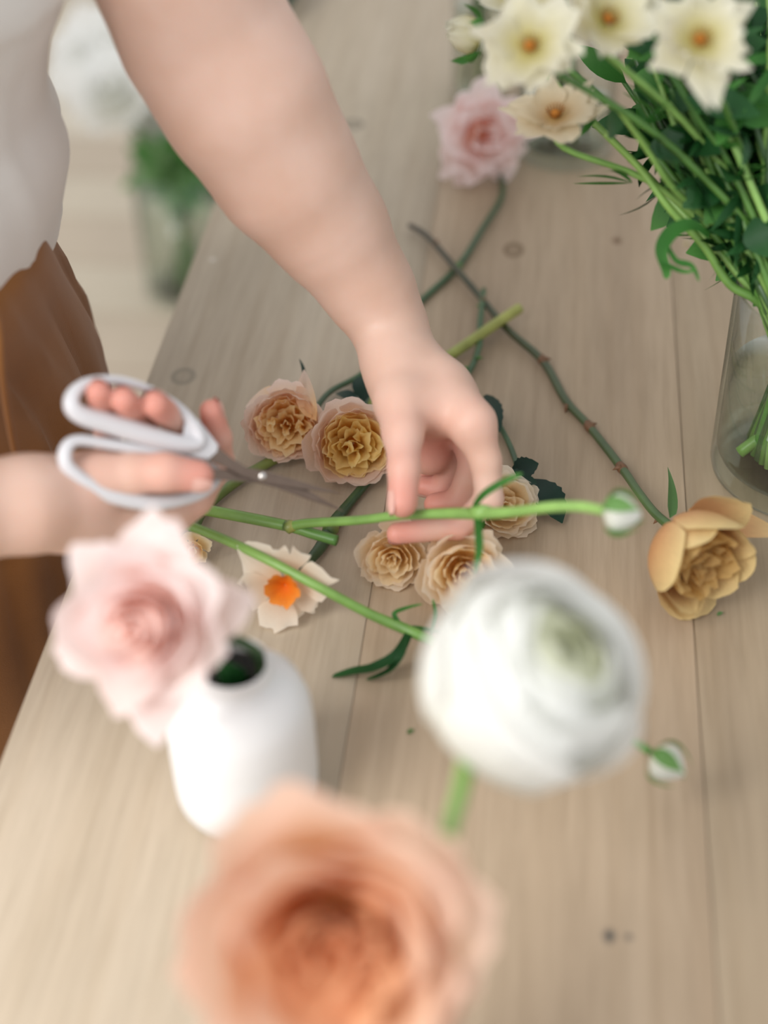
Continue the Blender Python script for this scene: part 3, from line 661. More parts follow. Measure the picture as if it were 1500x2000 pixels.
# the ivory bud at the far left of the bunch
bt = empty('ivory_bud', tuple(P(905, 70, dep=.93)), 'closed ivory bud with green sepals, leaning left of the open flowers', 'flower')
h = Head()
bp = P(922, 72, dep=.93)
bud_r = .0128
R_ = frame(A(-.9, .05, .3))
for k in range(7):
    V, Fc, UV = petal_geo(th=k*2*PI/5, r=(bud_r*.2, bud_r*1.5, bud_r*(.1 if k < 5 else .5)), z=(0, bud_r*.4, bud_r*1.7), width=bud_r*.9, nu=7, nv=8, narrow=.4, seed=k, ruf=.001)
    mesh_obj('petal', [bp+R_ @ (Vector(v)-Vector((0, 0, bud_r*.4))) for v in V], Fc, M['bfly'], bt, uv=UV)
for k in range(5):
    V, Fc, UV = petal_geo(th=k*2*PI/5+.5, r=(bud_r*.1, bud_r*1.6, bud_r*1.3), z=(-bud_r*.1, bud_r*.0, bud_r*1.0), width=bud_r*.42, nu=5, nv=7, narrow=.6, point=1, tipw=.3, seed=k, curl=bud_r*.1)
    mesh_obj('sepal', [bp+R_ @ (Vector(v)-Vector((0, 0, bud_r*.4))) for v in V], Fc, M['leafmid'], bt, uv=UV)
e_ = bp - R_ @ Vector((0, 0, bud_r*.5))
tube('stem', [(*e_, .002), (*(e_+Vector((.016, .012, -.004))), .002), (*P(1120, 200, dep=.97), .0022), (*P(1290, 370, dep=.97), .0024), (*in_vase(3, 9)[0], .0026), (*in_vase(3, 9)[1], .0026)], M['stemfresh'], bt, ns=8)

# loose leafy stems filling the bundle
rn = random.Random(17)
tops = []
for k in range(64):
    f = (k/63)**1.25
    px = 1175+rn.uniform(0, 40)+f*330; py = 250-rn.uniform(0, 330)-(px-1175)*.1; dp = rn.uniform(.88, 1.06)
    tops.append((px, py, dp))
for k, (px, py, dp) in enumerate(tops):
    tp = P(px, py, dep=dp); mp, ft = in_vase(k+7, 71, .7)
    t = empty('leafy_stem', tuple(ft), 'leafy green stem in the dense bundle leaning out of the right glass vase', 'stem', 'leafy stems of the green bundle in the right vase')
    mid = tp.lerp(mp, .5)+Vector((rn.uniform(-.012, .006), rn.uniform(-.01, .01), rn.uniform(.0, .02)))
    tube('stem', [(*tp, .0014), (*tp.lerp(mid, .5), .0018), (*mid, .0022), (*mp, .0027), (*ft, .0027)], [M['stemmid'], M['stemfresh'], M['stemcut'], M['stemdark']][k % 4], t, ns=8)
    for q_ in range(6):
        f = .06+.14*q_+rn.uniform(0, .08); pp = tp.lerp(mp, f)+Vector((0, 0, .012*math.sin(f*3)))
        if q_ % 2: feather(t, pp, Vector((rn.uniform(-1, .8), rn.uniform(-1, .5), rn.uniform(-.3, .8))), rn.uniform(.026, .048), [M['leafmid'], M['leafdeep'], M['leafdeep']][k % 3], rn)
        else:
            dv = Vector((rn.uniform(-.6, 1), rn.uniform(-.6, .8), rn.uniform(-.5, .5))).normalized()
            leaf('leaf', pp, pp+dv*rn.uniform(.025, .045), CT+Vector((rn.uniform(-.5, .5), 0, 0)), rn.uniform(.008, .014), [M['leafdeep'], M['leafmid'], M['leafdeep']][k % 3], t, nu=5, nv=8, bend=.1)
# broad dark foliage at the right
for k in range(15):
    px = 1370+(k % 3)*60+rn.uniform(-15, 15); py = 0+(k//3)*85+rn.uniform(-30, 30); dp = rn.uniform(1.02, 1.10)
    tp = P(px, py, dep=dp); mp, ft = in_vase(k+3, 33, 2.1)
    t = empty('broad_leaf_branch', tuple(ft), 'dark broad-leaved branch behind the green bundle at the right edge', 'foliage', 'dark leafy branches at the right edge')
    tube('stem', [(*tp, .0016), (*tp.lerp(mp, .5), .002), (*mp, .0025), (*ft, .0025)], M['stemdark'], t, ns=8)
    for q_ in range(9):
        pp = tp.lerp(mp, .085*q_); dv = Vector((rn.uniform(-1, 1), rn.uniform(-1, 1), rn.uniform(-.6, .5))).normalized()
        leaf('leaf', pp, pp+dv*rn.uniform(.035, .055), CT+Vector((rn.uniform(-.5, .5), 0, rn.uniform(-.4, .4))), rn.uniform(.012, .018), M['leafdeep'] if q_ % 2 else M['leafmid'], t, nu=5, nv=8, bend=.1)
# the curling leaf that hangs left of the bundle
t = empty('curled_leaf_stem', tuple(P(1440, 590, dep=.95)), 'stem with a long curled leaf hanging over the table left of the bundle', 'stem')
mp, ft = in_vase(2, 7, 3.4)
tube('stem', dpath([(1180, 260, .93, .0018), (1250, 330, .94, .0021), (1310, 410, .945, .0024), (1375, 480, .955, .0027), (1425, 555, .965, .0029)])+[(GV[0]-.046, GV[1]-.016, .14, .0028), (GV[0]+.0, GV[1]+.02, .06, .0028), (GV[0]+.03, GV[1]+.03, .0185, .0028)], M['stemcut'], t)
for pts, wd in [([(1385, 462, .93), (1350, 440, .92), (1310, 455, .915), (1290, 490, .91), (1300, 530, .91), (1300, 545, .91)], .0045), ([(1300, 475, .915), (1320, 510, .91), (1350, 520, .91), (1365, 550, .905)], .0022), ([(1310, 460, .915), (1290, 505, .91), (1330, 530, .91), (1360, 528, .905)], .0018)]:
    ribbon('leaf', [P(a, b, dep=c) for a, b, c in pts], wd, M['leafmid'], t, A(.3, .3, .9))
# submerged crossing stem with leaf
t = empty('submerged_stem', tuple(P(1402, 905, z=.02)), 'pale thick stem slanting down to the left inside the water of the right vase', 'stem')
tube('stem', [(GV[0]-.046, GV[1]-.012, .020, .0042), (GV[0]-.02, GV[1]-.006, .045, .0042), (GV[0]+.012, GV[1]+.0, .085, .004), (GV[0]+.03, GV[1]+.004, .15, .0036), (GV[0]+.045, GV[1]+.03, .26, .003)], M['stemfresh'], t)
leaf('leaf', (GV[0]-.03, GV[1]-.012, .07), (GV[0]+.004, GV[1]-.035, .045), CT, .008, M['leafdeep'], t, bend=-.2, shape=.6)

# ---- far bouquet on the floor beyond the table edge, and the dark sprig at the table's far end
FB = P(372, 560, z=-.745); FB = Vector((FB.x, FB.y, -.7505))
fb = glass_vase('tall_glass_bucket', tuple(FB), .075, .24, 'blurred glass vase on the floor beyond the table edge', .2)
rn = random.Random(6)
for k, (px, py, dp, r_) in enumerate([(205, 110, 2.45, .075), (215, 175, 2.4, .06), (310, 205, 2.5, .055), (165, 150, 2.5, .05), (345, 150, 2.6, .05)]):
    h = rose_head(r_, r_*1.1, [(4, .3, .3, .9, .5, .1, .06, 'far_white', 0, 0), (6, .7, .7, .9, .6, .15, .06, 'far_white', 0, .3), (7, 1.0, 1.1, .6, .6, .15, .06, 'far_white', 0, .4)], 80+k)
    t, c, R_ = h.place('far_white_bloom', ['large white bloom', 'lower white bloom', 'right-hand white bloom', 'left-most white bloom', 'white bloom half behind the arm'][k]+' of the blurred bouquet between body and arm', 'flower', px, py, A(.1*k-.2, .2, 1), r_*.5, dep=dp)
    a = k*1.25
    tube('stem', [(*(c-R_ @ Vector((0, 0, r_*.5))), .003), (*(c.lerp(FB+Vector((0, 0, .24)), .6)+Vector((0, 0, -.03))), .003), (FB.x+.03*math.cos(a), FB.y+.03*math.sin(a), -.52, .003), (FB.x-.03*math.cos(a), FB.y-.03*math.sin(a), -.73, .003)], M['stemmid'], t, ns=6)
for k in range(16):
    a = k*2.4; t = empty('far_leafy_stem', (FB.x+.03*math.cos(a), FB.y+.03*math.sin(a), -.735), 'blurred leafy green stem in the vase on the floor', 'stem', 'leafy stems of the floor bouquet')
    tp = P(395+rn.uniform(-60, 90), 300+rn.uniform(-40, 60), dep=2.6)
    tube('stem', [(FB.x+.03*math.cos(a), FB.y+.03*math.sin(a), -.73, .003), (FB.x-.03*math.cos(a), FB.y-.03*math.sin(a), -.52, .003), (*tp, .003)], M['stemmid'], t, ns=6)
    bb_ = Vector((FB.x, FB.y, -.52))
    for q_ in range(6):
        pp = bb_.lerp(tp, .05+.17*q_); dv = Vector((rn.uniform(-1, 1), rn.uniform(-1, 1), rn.uniform(-.4, .8))).normalized()
        leaf('leaf', pp, pp+dv*rn.uniform(.06, .1), CT, rn.uniform(.018, .028), M['leafmid'] if q_ % 2 else M['leafpale'], t, nu=3, nv=6)
t = empty('dark_sprig', tuple(P(545, -10, z=.001)), 'tip of a dark green sprig at the top edge beyond the arm', 'foliage')
tube('stem', tpath([(548, -10, .02, .002), (560, -60, .01, .0025), (580, -120, .003, .003)]), M['stemdark'], t, ns=8)
for a, b in [((585, -50), (556, 34)), ((560, -50), (520, -10)), ((560, -60), (600, -30))]:
    leaf('leaf', P(*a, z=.015), P(*b, z=.012), (0, -.3, 1), .016, M['leafdark'], t)
# scraps
for k, (px, py, s_, mt) in enumerate([(1400, 1202, .004, 'leafpale'), (795, 1432, .004, 'leafmid'), (1337, 478, .006, 'bfly'), (615, 985, .0015, 'thorn')]):
    if mt == 'thorn': continue
    p = P(px, py, z=.0008); V, Fc, UV = leaf_geo(p, p+Vector((s_, s_*.5, .0012)), UPZ, s_*.4, .1, .2, 3, 5)
    o = mesh_obj('plant_scrap', [Vector(v) for v in V], Fc, M[mt], None, uv=UV, origin=p)
    tag(o, ['tiny pale green scrap just below the mustard rose', 'tiny dark scrap on the bare table between vase and white bloom', 'small pale petal flake left of the green bundle'][k], 'scrap')

# ------------------------------------------------------------------ scissors
def SD(px, off=0): return .835+.095*(px-120)/550+off
def SP(px, py, off=0): return P(px, py, dep=SD(px, off))
sc = empty('florist_scissors', tuple(SP(512, 930)), 'florist scissors with white loop handles and short grey blades, held in the near hand', 'scissors')
def plate(name, poly, off, th, mat, bev=.0004):
    n = len(poly); a = [SP(x, y_, off) for x, y_ in poly]; b = [SP(x, y_, off) - CT*th for x, y_ in poly]
    bm = bmesh.new(); va = [bm.verts.new(v-Vector(sc['_org'])) for v in a]; vb_ = [bm.verts.new(v-Vector(sc['_org'])) for v in b]
    bm.faces.new(va); bm.faces.new(list(reversed(vb_)))
    for i in range(n): bm.faces.new((va[(i+1) % n], va[i], vb_[i], vb_[(i+1) % n]))
    bmesh.ops.recalc_face_normals(bm, faces=bm.faces[:])
    bmesh.ops.bevel(bm, geom=bm.edges[:], offset=bev, segments=2, affect='EDGES')
    me = bpy.data.meshes.new(name); bm.to_mesh(me); bm.free(); me.materials.append(mat)
    return link(bpy.data.objects.new(name, me), sc)
plate('blade', [(395, 872), (425, 872), (450, 893), (480, 912), (520, 920), (600, 944), (674, 965), (600, 957), (515, 943), (470, 930), (430, 908), (398, 896)], 0, .0022, M['steel'])
plate('blade', [(398, 915), (440, 916), (515, 920), (545, 930), (610, 962), (674, 1000), (600, 975), (540, 953), (505, 943), (440, 938), (400, 936)], .0026, .0022, M['steel'])
V, Fc, UV = tube_geo([(*SP(512, 930, .0028), .0022), (*(SP(512, 930, 0)+CT*.0006), .0026), (*(SP(512, 930, 0)+CT*.0018), .0024), (*(SP(512, 930, 0)+CT*.0022), .0010)], 16); mesh_obj('pivot_screw', V, Fc, M['screw'], sc, uv=UV)
def loop(name, pts, off):
    k = .86/3000
    path = [(*SP(q[0], q[1], off+(q[3] if len(q) > 3 else 0)), q[2]*k) for q in pts]
    return tube(name, path, M['plastic'], sc, ns=14, n=5, closed=True, flat=.8, flatdir=CT)
loop('handle', [(140, 792, 17), (146, 766, 14), (178, 746, 11), (235, 743, 9), (295, 762, 8), (345, 792, 9), (375, 826, 12), (388, 862, 15), (352, 868, 19), (280, 848, 21), (210, 826, 21), (160, 811, 19)], 0)
loop('handle', [(128, 905, 14), (130, 874, 13), (155, 860, 11), (215, 868, 11), (280, 880, 11), (345, 895, 11), (400, 908, 11, .008), (425, 926, 10, .012), (412, 950, 11, .010), (378, 970, 12, .004), (310, 982, 15), (250, 976, 16), (195, 958, 16), (152, 932, 15)], .002)
tube('spring_wire', [(*SP(290, 852, .004), .0005), (*SP(292, 868, .004), .0005), (*SP(285, 880, .004), .0005)], M['steel'], sc, ns=6)

plate('handle_neck', [(362, 812), (384, 816), (428, 872), (426, 884), (408, 900), (352, 884)], -.0005, .0055, M['plastic'], .001)
# ------------------------------------------------------------------ person: one continuous body from a smooth union of tapering limbs
FINE, COARSE = .0018, .006
def rcone(p, a, b, ra, rb):
    ba = b-a; l2 = ba.dot(ba); h_ = np.clip(((p-a) @ ba)/max(l2, 1e-9), 0, 1)
    return np.linalg.norm(p-a-h_[:, None]*ba, axis=1)-(ra+(rb-ra)*h_)
def smin(a, b, k):
    h_ = np.clip(.5+.5*(b-a)/k, 0, 1); return b*(1-h_)+a*h_-k*h_*(1-h_)
NV = lambda v: np.array(tuple(v), float)
def chain(pts): return [(NV(P(a, b, dep=c)), r) for a, b, c, r in pts]
def HD(pts): return [(NV(SP(a, b, c)), r) for a, b, c, r in pts]
# far arm (person's left), reaching in from the top
arm1 = chain([(400, 65, .905, .047), (480, 200, .92, .0465), (560, 335, .945, .0412), (645, 450, .97, .0335), (720, 565, .99, .0256), (763, 640, .998, .0222)])
elbow = NV(P(345, -70, dep=.875)); arm1 = [(elbow, .046)] + arm1
sh1 = np.array([-.39, .96, .60]); 
palm1 = [chain(x) for x in [
    [(763, 640, .998, .0222), (790, 740, .985, .0225), (850, 800, .975, .018)],
    [(775, 690, .99, .02), (860, 760, .978, .0195), (922, 828, .955, .0150)],
    [(790, 720, .995, .018), (890, 790, .985, .0145)],
    [(790, 720, 1.0, .018), (870, 800, 1.005, .013)],
    [(800, 790, .985, .017), (838, 885, .998, .0145)],
    [(765, 700, .98, .0175), (780, 780, .962, .0155), (787, 845, .945, .0125)],
    [(787, 790, .955, .012), (850, 790, .965, .014)]]]
f1 = [chain(x) for x in [
    [(787, 845, .945, .0118), (789, 915, .93, .0098), (786, 982, .925, .0092)],                    # thumb
    [(922, 828, .955, .0140), (948, 900, .958, .0100), (955, 975, .962, .0088), (895, 1030, .966, .0076), (776, 1042, .962, .0069)],   # index
    [(905, 812, .985, .0130), (926, 905, .988, .0095), (896, 980, .995, .0085), (850, 985, 1.0, .0076)],
    [(880, 812, 1.0, .0125), (884, 900, 1.008, .009), (864, 958, 1.016, .0080), (828, 950, 1.018, .0072)],
    [(860, 805, 1.01, .011), (850, 885, 1.022, .0080), (836, 925, 1.028, .0070), (812, 908, 1.03, .0064)]]]
# near hand (person's right) with the scissors
w2 = NV(SP(45, 985, .022)); el2 = np.array([-.46, .50, .19]); sh2 = np.array([-.40, .56, .60])
arm2 = [(el2, .040), (el2*.55+w2*.45, .037), (el2*.2+w2*.8, .027), (w2, .0248)]
palm2 = [HD(x) for x in [
    [(45, 985, .022, .0245), (140, 985, .034, .0250), (230, 985, .040, .0225), (300, 985, .040, .018)],
    [(60, 985, .030, .0240), (200, 1000, .045, .021), (340, 985, .042, .0145), (375, 965, .036, .0125)],
    [(110, 965, .022, .018), (190, 935, .016, .0160)],
    [(150, 960, .045, .018), (245, 940, .058, .0135)]]]
f2 = [HD(x) for x in [
    [(190, 932, .014, .0140), (255, 926, .004, .0118), (322, 922, -.008, .0108), (386, 930, -.014, .0092)],       # thumb
    [(378, 968, .038, .0118), (428, 905, .040, .0092), (425, 855, .026, .0082), (413, 803, .014, .0072)],         # index
    [(335, 965, .048, .0118), (372, 885, .056, .0092), (352, 832, .020, .0082), (303, 788, -.010, .0078)],
    [(290, 960, .054, .0115), (298, 885, .060, .0090), (278, 825, .022, .0080), (241, 780, -.010, .0075)],
    [(245, 950, .056, .0108), (215, 880, .056, .0082), (205, 822, .024, .0074), (192, 765, -.008, .0068)]]]
tor = [(np.array([-.43, .80, -.02]), np.array([-.43, .80, .30]), .09, .09), (np.array([-.43, .73, .0]), np.array([-.43, .72, .30]), .065, .075), (np.array([-.43, .85, .0]), np.array([-.43, .86, .30]), .065, .075),
       (np.array([-.43, .76, .30]), np.array([-.41, .76, .56]), .10, .085), (sh1*.8+sh2*.2, sh2*.8+sh1*.2, .06, .06), (np.array([-.40, .76, .6]), np.array([-.37, .76, .70]), .055, .05)]
legs = [(np.array([-.43, .735, -.02]), np.array([-.43, .71, -.66]), .065, .042), (np.array([-.43, .86, -.02]), np.array([-.43, .90, -.66]), .065, .042)]
def seg(ch): return [(ch[i][0], ch[i+1][0], ch[i][1], ch[i+1][1]) for i in range(len(ch)-1)]
def usm(p, segs, k):
    r = None
    for a, b, ra, rb in segs:
        d_ = rcone(p, a, b, ra, rb); r = d_ if r is None else smin(r, d_, k)
    return r
def hand_sdf(p, palm, fing):
    d_ = None
    for c_ in palm:
        e_ = usm(p, seg(c_), .006); d_ = e_ if d_ is None else smin(d_, e_, .012)
    g = None
    for c_ in fing:
        e_ = usm(p, seg(c_), .0035); g = e_ if g is None else smin(g, e_, .0012)
    return smin(d_, g, .006)
GR = {}
def near(p, key, segs, pad):
    if key not in GR:
        q = np.array([s_[0] for s_ in segs]+[s_[1] for s_ in segs]); GR[key] = (q.min(0)-pad, q.max(0)+pad)
    lo, hi = GR[key]; return (p.max(0) >= lo).all() and (p.min(0) <= hi).all()
FAR = 1.0
def body_sdf(p):
    if len(p) < 6000:
        S1, S2 = seg(arm1)+[(elbow, sh1, .045, .052)], seg(arm2)+[(el2, sh2, .040, .050)]
        H1 = [x for c_ in palm1+f1 for x in seg(c_)]; H2 = [x for c_ in palm2+f2 for x in seg(c_)]
        z_ = np.full(len(p), FAR)
        a1 = usm(p, S1, .02) if near(p, 'a1', S1, .11) else z_
        a2 = usm(p, S2, .02) if near(p, 'a2', S2, .11) else z_
        if near(p, 'h1', H1, .07): a1 = smin(a1, hand_sdf(p, palm1, f1), .010)
        if near(p, 'h2', H2, .07): a2 = smin(a2, hand_sdf(p, palm2, f2), .010)
        t_ = usm(p, tor+legs, .05) if near(p, 't', tor+legs, .17) else z_
        return smin(smin(t_, a1, .03), a2, .03)
    a1 = usm(p, seg(arm1)+[(elbow, sh1, .045, .052)], .02); a2 = usm(p, seg(arm2)+[(el2, sh2, .040, .050)], .02)
    a1 = smin(a1, hand_sdf(p, palm1, f1), .010); a2 = smin(a2, hand_sdf(p, palm2, f2), .010)
    t_ = usm(p, tor+legs, .05)
    return smin(smin(t_, a1, .03), a2, .03)
def surface_nets(fn, cells, h_, B=16):
    """cells: set of active block indices; returns vertices, quads"""
    keys, poss, quads = [], [], []
    g = np.arange(B+1); gx, gy, gz = np.meshgrid(g, g, g, indexing='ij'); loc = np.stack([gx, gy, gz], -1).reshape(-1, 3)
    key = lambda ijk: (ijk[:, 0]+4096)*(1 << 28)+(ijk[:, 1]+4096)*(1 << 14)+(ijk[:, 2]+4096)
    corners = np.array([(a, b, c) for a in (0, 1) for b in (0, 1) for c in (0, 1)])
    edges = [(i, j) for i in range(8) for j in range(i+1, 8) if np.abs(corners[i]-corners[j]).sum() == 1]
    for blk in cells:
        o_ = np.array(blk)*B; pts = (loc+o_)*h_; D = fn(pts).reshape(B+1, B+1, B+1)
        if D.min() > 0 or D.max() < 0: continue
        cv = np.stack([D[c[0]:B+c[0], c[1]:B+c[1], c[2]:B+c[2]] for c in corners], -1)
        act = (cv.min(-1) < 0) & (cv.max(-1) >= 0); idx = np.argwhere(act)
        if len(idx):
            v8 = cv[act]; acc = np.zeros((len(idx), 3)); cnt = np.zeros(len(idx))
            for i, j in edges:
                s_ = (v8[:, i] < 0) != (v8[:, j] < 0); t_ = np.where(s_, v8[:, i]/np.where(s_, v8[:, i]-v8[:, j], 1), 0)
                acc += np.where(s_[:, None], corners[i]+(corners[j]-corners[i])*t_[:, None], 0); cnt += s_
            keys.append(key(idx+o_)); poss.append((idx+o_+acc/cnt[:, None])*h_)
        for ax in range(3):
            sl = [slice(0, B)]*3; s2_ = list(sl); s2_[ax] = slice(1, B+1)
            a_ = D[tuple(sl)] < 0; b_ = D[tuple(s2_)] < 0
            e = np.argwhere(a_ != b_)
            if not len(e): continue
            fl_ = a_[tuple(e.T)]; e = e+o_
            u_, v_ = np.eye(3, dtype=int)[(ax+1) % 3], np.eye(3, dtype=int)[(ax+2) % 3]
            q = np.stack([key(e-u_-v_), key(e-v_), key(e), key(e-u_)], 1)
            q[~fl_] = q[~fl_][:, ::-1]; quads.append(q)
    K = np.concatenate(keys); Pz = np.concatenate(poss); Q = np.concatenate(quads)
    so = np.argsort(K); K = K[so]; Pz = Pz[so]
    ix = np.searchsorted(K, Q); ix = np.clip(ix, 0, len(K)-1); ok = (K[ix] == Q).all(1)
    return Pz, ix[ok]
def active(fn, lo, hi, h_, B=16):
    s_ = h_*B; a = np.floor(np.array(lo)/s_).astype(int); b = np.ceil(np.array(hi)/s_).astype(int)
    g = np.stack(np.meshgrid(*[np.arange(a[i], b[i]) for i in range(3)], indexing='ij'), -1).reshape(-1, 3)
    d_ = fn((g+.5)*s_); return g[np.abs(d_) < s_*.95]
h_ = .0022
cells = active(body_sdf, (-.58, .40, -.74), (.02, 1.10, .78), h_)
BV, BQ = surface_nets(body_sdf, cells, h_)
me = bpy.data.meshes.new('person'); porg = Vector((-.43, .8, -.75))
me.vertices.add(len(BV)); me.vertices.foreach_set('co', (BV-NV(porg)).astype(np.float32).ravel())
me.loops.add(len(BQ)*4); me.loops.foreach_set('vertex_index', BQ.astype(np.int32).ravel())
me.polygons.add(len(BQ)); me.polygons.foreach_set('loop_start', np.arange(0, len(BQ)*4, 4, dtype=np.int32)); me.polygons.foreach_set('loop_total', np.full(len(BQ), 4, np.int32))
me.polygons.foreach_set('use_smooth', np.ones(len(BQ), bool)); me.update(calc_edges=True); me.validate()
# skin is pinker towards fingertips and knuckles: blood colour, stored per vertex
red = np.zeros(len(BV))
for c_, wgt, rad in [(f[-1][0], 1, .022) for f in f1+f2]+[(f[-2][0], .6, .018) for f in f1+f2]+[(f[0][0], .35, .02) for f in f1+f2]+[(NV(P(840, 860, dep=.98)), .9, .03)]:
    red = np.maximum(red, wgt*np.exp(-(np.linalg.norm(BV-c_, axis=1)/rad)**2))
at = me.attributes.new('blood', 'FLOAT', 'POINT'); at.data.foreach_set('value', red.astype(np.float32))
m_, nt, b = new_mat('skin')
an = N_(nt, 'ShaderNodeAttribute', attribute_name='blood'); n1 = noise(nt, 30, detail=4); n2 = noise(nt, 400, detail=2)
col = ramp(nt, n1.outputs[0], [(.3, lin((224, 184, 163))), (.7, lin((232, 196, 178)))])
col = mixc(nt, an.outputs['Fac'], col, lin((226, 152, 136)))
nt.links.new(col, b.inputs['Base Color']); b.inputs['Roughness'].default_value = .5; b.inputs['Specular IOR Level'].default_value = .35
b.inputs['Subsurface Weight'].default_value = .25; b.inputs['Subsurface Radius'].default_value = (1, .35, .2); b.inputs['Subsurface Scale'].default_value = .006
bump(nt, b, n2.outputs[0], .12, .0006); M['skin'] = m_
me.materials.append(M['skin'])
person = bpy.data.objects.new('person', me); C.objects.link(person); person.location = porg; person['_org'] = tuple(porg)
tag(person, 'person in white top and brown trousers at the left, both bare forearms over the table', 'person')
M['nail'] = plain('fingernail', (236, 186, 172), .25, spec=.5)
def nail(tip, prev, back, r):
    tip, prev, back = Vector(tip), Vector(prev), Vector(back); t_ = (tip-prev).normalized(); n_ = (back-t_*back.dot(t_)).normalized(); s_ = t_.cross(n_)
    V, Fc = [], []
    for j in range(6):
        for i in range(7):
            u = -1+2*i/6; v = -1+2*j/5; a = u*.95*math.sqrt(max(0.05, 1-.35*v*v*v*v))
            V.append(tip+t_*(v*r*.75+r*.12)+(n_*math.cos(a)+s_*math.sin(a))*(r*1.03-(.22*r*max(0, v)**2)))
    Fc = [(j*7+i, j*7+i+1, (j+1)*7+i+1, (j+1)*7+i) for j in range(5) for i in range(6)]
    mesh_obj('fingernail', V, Fc, M['nail'], person)
backs1 = [A(-1, .1, .05), A(-.2, -.8, -.6), A(.2, -1, -.1), A(.2, -1, -.2), A(.2, -1, -.2)]
for f, bk in zip(f1, backs1): nail(f[-1][0], f[-2][0], bk, f[-1][1])
backs2 = [A(.2, -.9, .35), A(1, .1, -.6), A(.4, .6, -1), A(.3, .6, -1), A(.3, .6, -1)]
for f, bk in zip(f2, backs2): nail(f[-1][0], f[-2][0], bk, f[-1][1])

# clothing
def cloth_mat(name, c1, c2, weave=900, rough=.9, sheen=.2):
    m_, nt, b = new_mat(name); n = noise(nt, 12, detail=4); wv_ = noise(nt, weave, detail=1)
    nt.links.new(ramp(nt, n.outputs[0], [(.3, lin(c1)), (.7, lin(c2))]), b.inputs['Base Color']); b.inputs['Roughness'].default_value = rough; b.inputs['Sheen Weight'].default_value = sheen; b.inputs['Specular IOR Level'].default_value = .15
    bump(nt, b, wv_.outputs[0], .3, .0005); return m_
M['shirt'] = cloth_mat('white_cotton', (226, 220, 212), (234, 229, 222)); M['trouser'] = cloth_mat('rust_linen', (134, 86, 42), (148, 98, 52))
def PY(px, py, y_):
    r = W((px-750, py-1000, F)); t_ = y_/r.y; return CAMP+r*t_
def ring_cloth(name, rows, mat, ns=120, fold=.004, nf=9, seed=0, close_top=False, thick=.0015):
    """rows: (z, front x, centre y, back x, half width)"""
    rn = random.Random(seed); ph = [rn.uniform(0, 6) for _ in range(4)]
    rows = cr(rows, 5); V, Fc = [], []
    for j, (z, xf, yc, xb, hw) in enumerate(rows):
        cx, a = (xf+xb)/2, (xf-xb)/2
        for k in range(ns):
            th = 2*PI*k/ns; c_, s_ = math.cos(th), math.sin(th)
            e = 2/2.1; X = cx+a*math.copysign(abs(c_)**e, c_); Y = yc+hw*math.copysign(abs(s_)**e, s_)
            f = fold*(math.sin(nf*th+ph[0]+z*9)+.5*math.sin(nf*2.3*th+ph[1]+z*15))*(.12+.88*min(1, 2.5*j/len(rows)))
            V.append((X-abs(f)*c_ , Y+f*s_, z))
    for j in range(len(rows)-1):
        for k in range(ns): Fc.append((j*ns+k, (j+1)*ns+k, (j+1)*ns+(k+1) % ns, j*ns+(k+1) % ns))
    if close_top: Fc.append(tuple(reversed(range(ns))))
    o = mesh_obj(name, V, Fc, mat, person)
    sd = o.modifiers.new('thickness', 'SOLIDIFY'); sd.thickness = thick; sd.offset = 1; return o
sr = []
for px, py, yc, hw in [(175, -80, .80, .17), (150, 0, .80, .165), (130, 60, .8, .16), (108, 120, .8, .16), (100, 190, .8, .16), (103, 245, .8, .16), (122, 290, .8, .165), (137, 335, .8, .168), (140, 380, .8, .17), (132, 430, .8, .172), (124, 475, .8, .174)]:
    p = PY(px, py, yc); sr.append((p.z, p.x-.010, yc, -.545, hw*.9))
last = sr[-1]; sr.append((last[0]-.02, last[1]-.006, .8, -.548, .17)); sr.append((last[0]-.034, last[1]-.016, .8, -.545, .166))
sr = [(.62, -.34, .78, -.46, .10), (.58, -.30, .78, -.50, .17), (.5, -.275, .79, -.53, .185)] + sr
shirt = ring_cloth('shirt', sr, M['shirt'], fold=.0028, nf=7, seed=2)
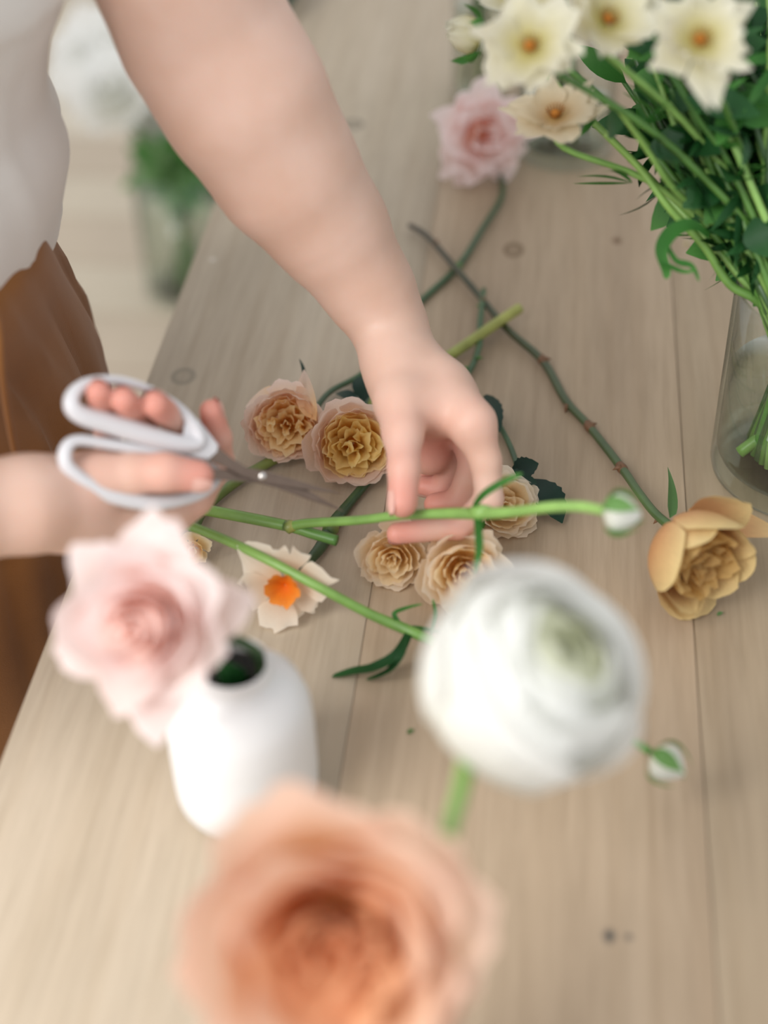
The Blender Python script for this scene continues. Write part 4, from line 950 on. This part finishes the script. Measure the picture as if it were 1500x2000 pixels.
# short sleeves around the upper arms
def sleeve(a, b, ra, rb):
    pth = [(*(a+(b-a)*t_), ra+(rb-ra)*t_) for t_ in (0, .15, .3, .42)]
    V, Fc, UV = tube_geo(cr(pth, 4), 40); o = mesh_obj('sleeve', V, Fc[:-2], M['shirt'], person); o.modifiers.new('thickness', 'SOLIDIFY').thickness = .0015
sleeve(sh1, elbow, .066, .062); sleeve(sh2, el2, .066, .060)
tr = []
for q_, (px, py, yc, hw) in enumerate([(125, 465, .8, .172), (140, 505, .81, .176), (158, 560, .83, .18), (180, 615, .85, .19), (212, 675, .88, .20), (240, 735, .90, .205)]):
    p = PY(px, py, yc); tr.append((p.z, min(p.x-.012+.002*q_, -.2995), min(yc-.03, .84), -.56, (.136, .136, .137, .140, .145, .150)[q_]))
lz_ = tr[-1][0]
f_ = tr[0]; tr.insert(0, (f_[0]+.012, f_[1]-.010, f_[2], -.545, f_[4]*.97)); tr.insert(0, (f_[0]+.05, f_[1]-.030, f_[2], -.53, f_[4]*.85))
tr.append((min(lz_-.03, -.01), -.308, .825, -.565, .155)); tr += [(-.12, -.315, .82, -.565, .175), (-.3, -.325, .81, -.56, .205), (-.5, -.335, .81, -.55, .205), (-.70, -.335, .81, -.545, .205)]
ring_cloth('trousers', tr, M['trouser'], fold=.007, nf=8, seed=5, close_top=False, thick=.002)
V, Fc, UV = tube_geo(cr([(*(Vector((r_[1]+.001, r_[2]-.03-.02*i, r_[0]))), .0022) for i, r_ in enumerate(tr[:6])], 4), 8)
mesh_obj('side_seam', V, Fc, M['trouser'], person, uv=UV)
M['shoe'] = plain('brown_leather', (90, 60, 40), .5)
for yy in (.70, .91):
    V, Fc, UV = tube_geo(cr([(-.50, yy, -.722, .022), (-.47, yy, -.712, .034), (-.40, yy, -.712, .036), (-.32, yy, -.722, .030), (-.27, yy, -.732, .018), (-.255, yy, -.736, .006)], 4), 20, minz=-.7495)
    mesh_obj('shoe', V, Fc, M['shoe'], person, uv=UV)
for o in list(bpy.data.objects):
    for k_ in ('_org', '_c', '_R', '_mid'):
        if k_ in o: del o[k_]
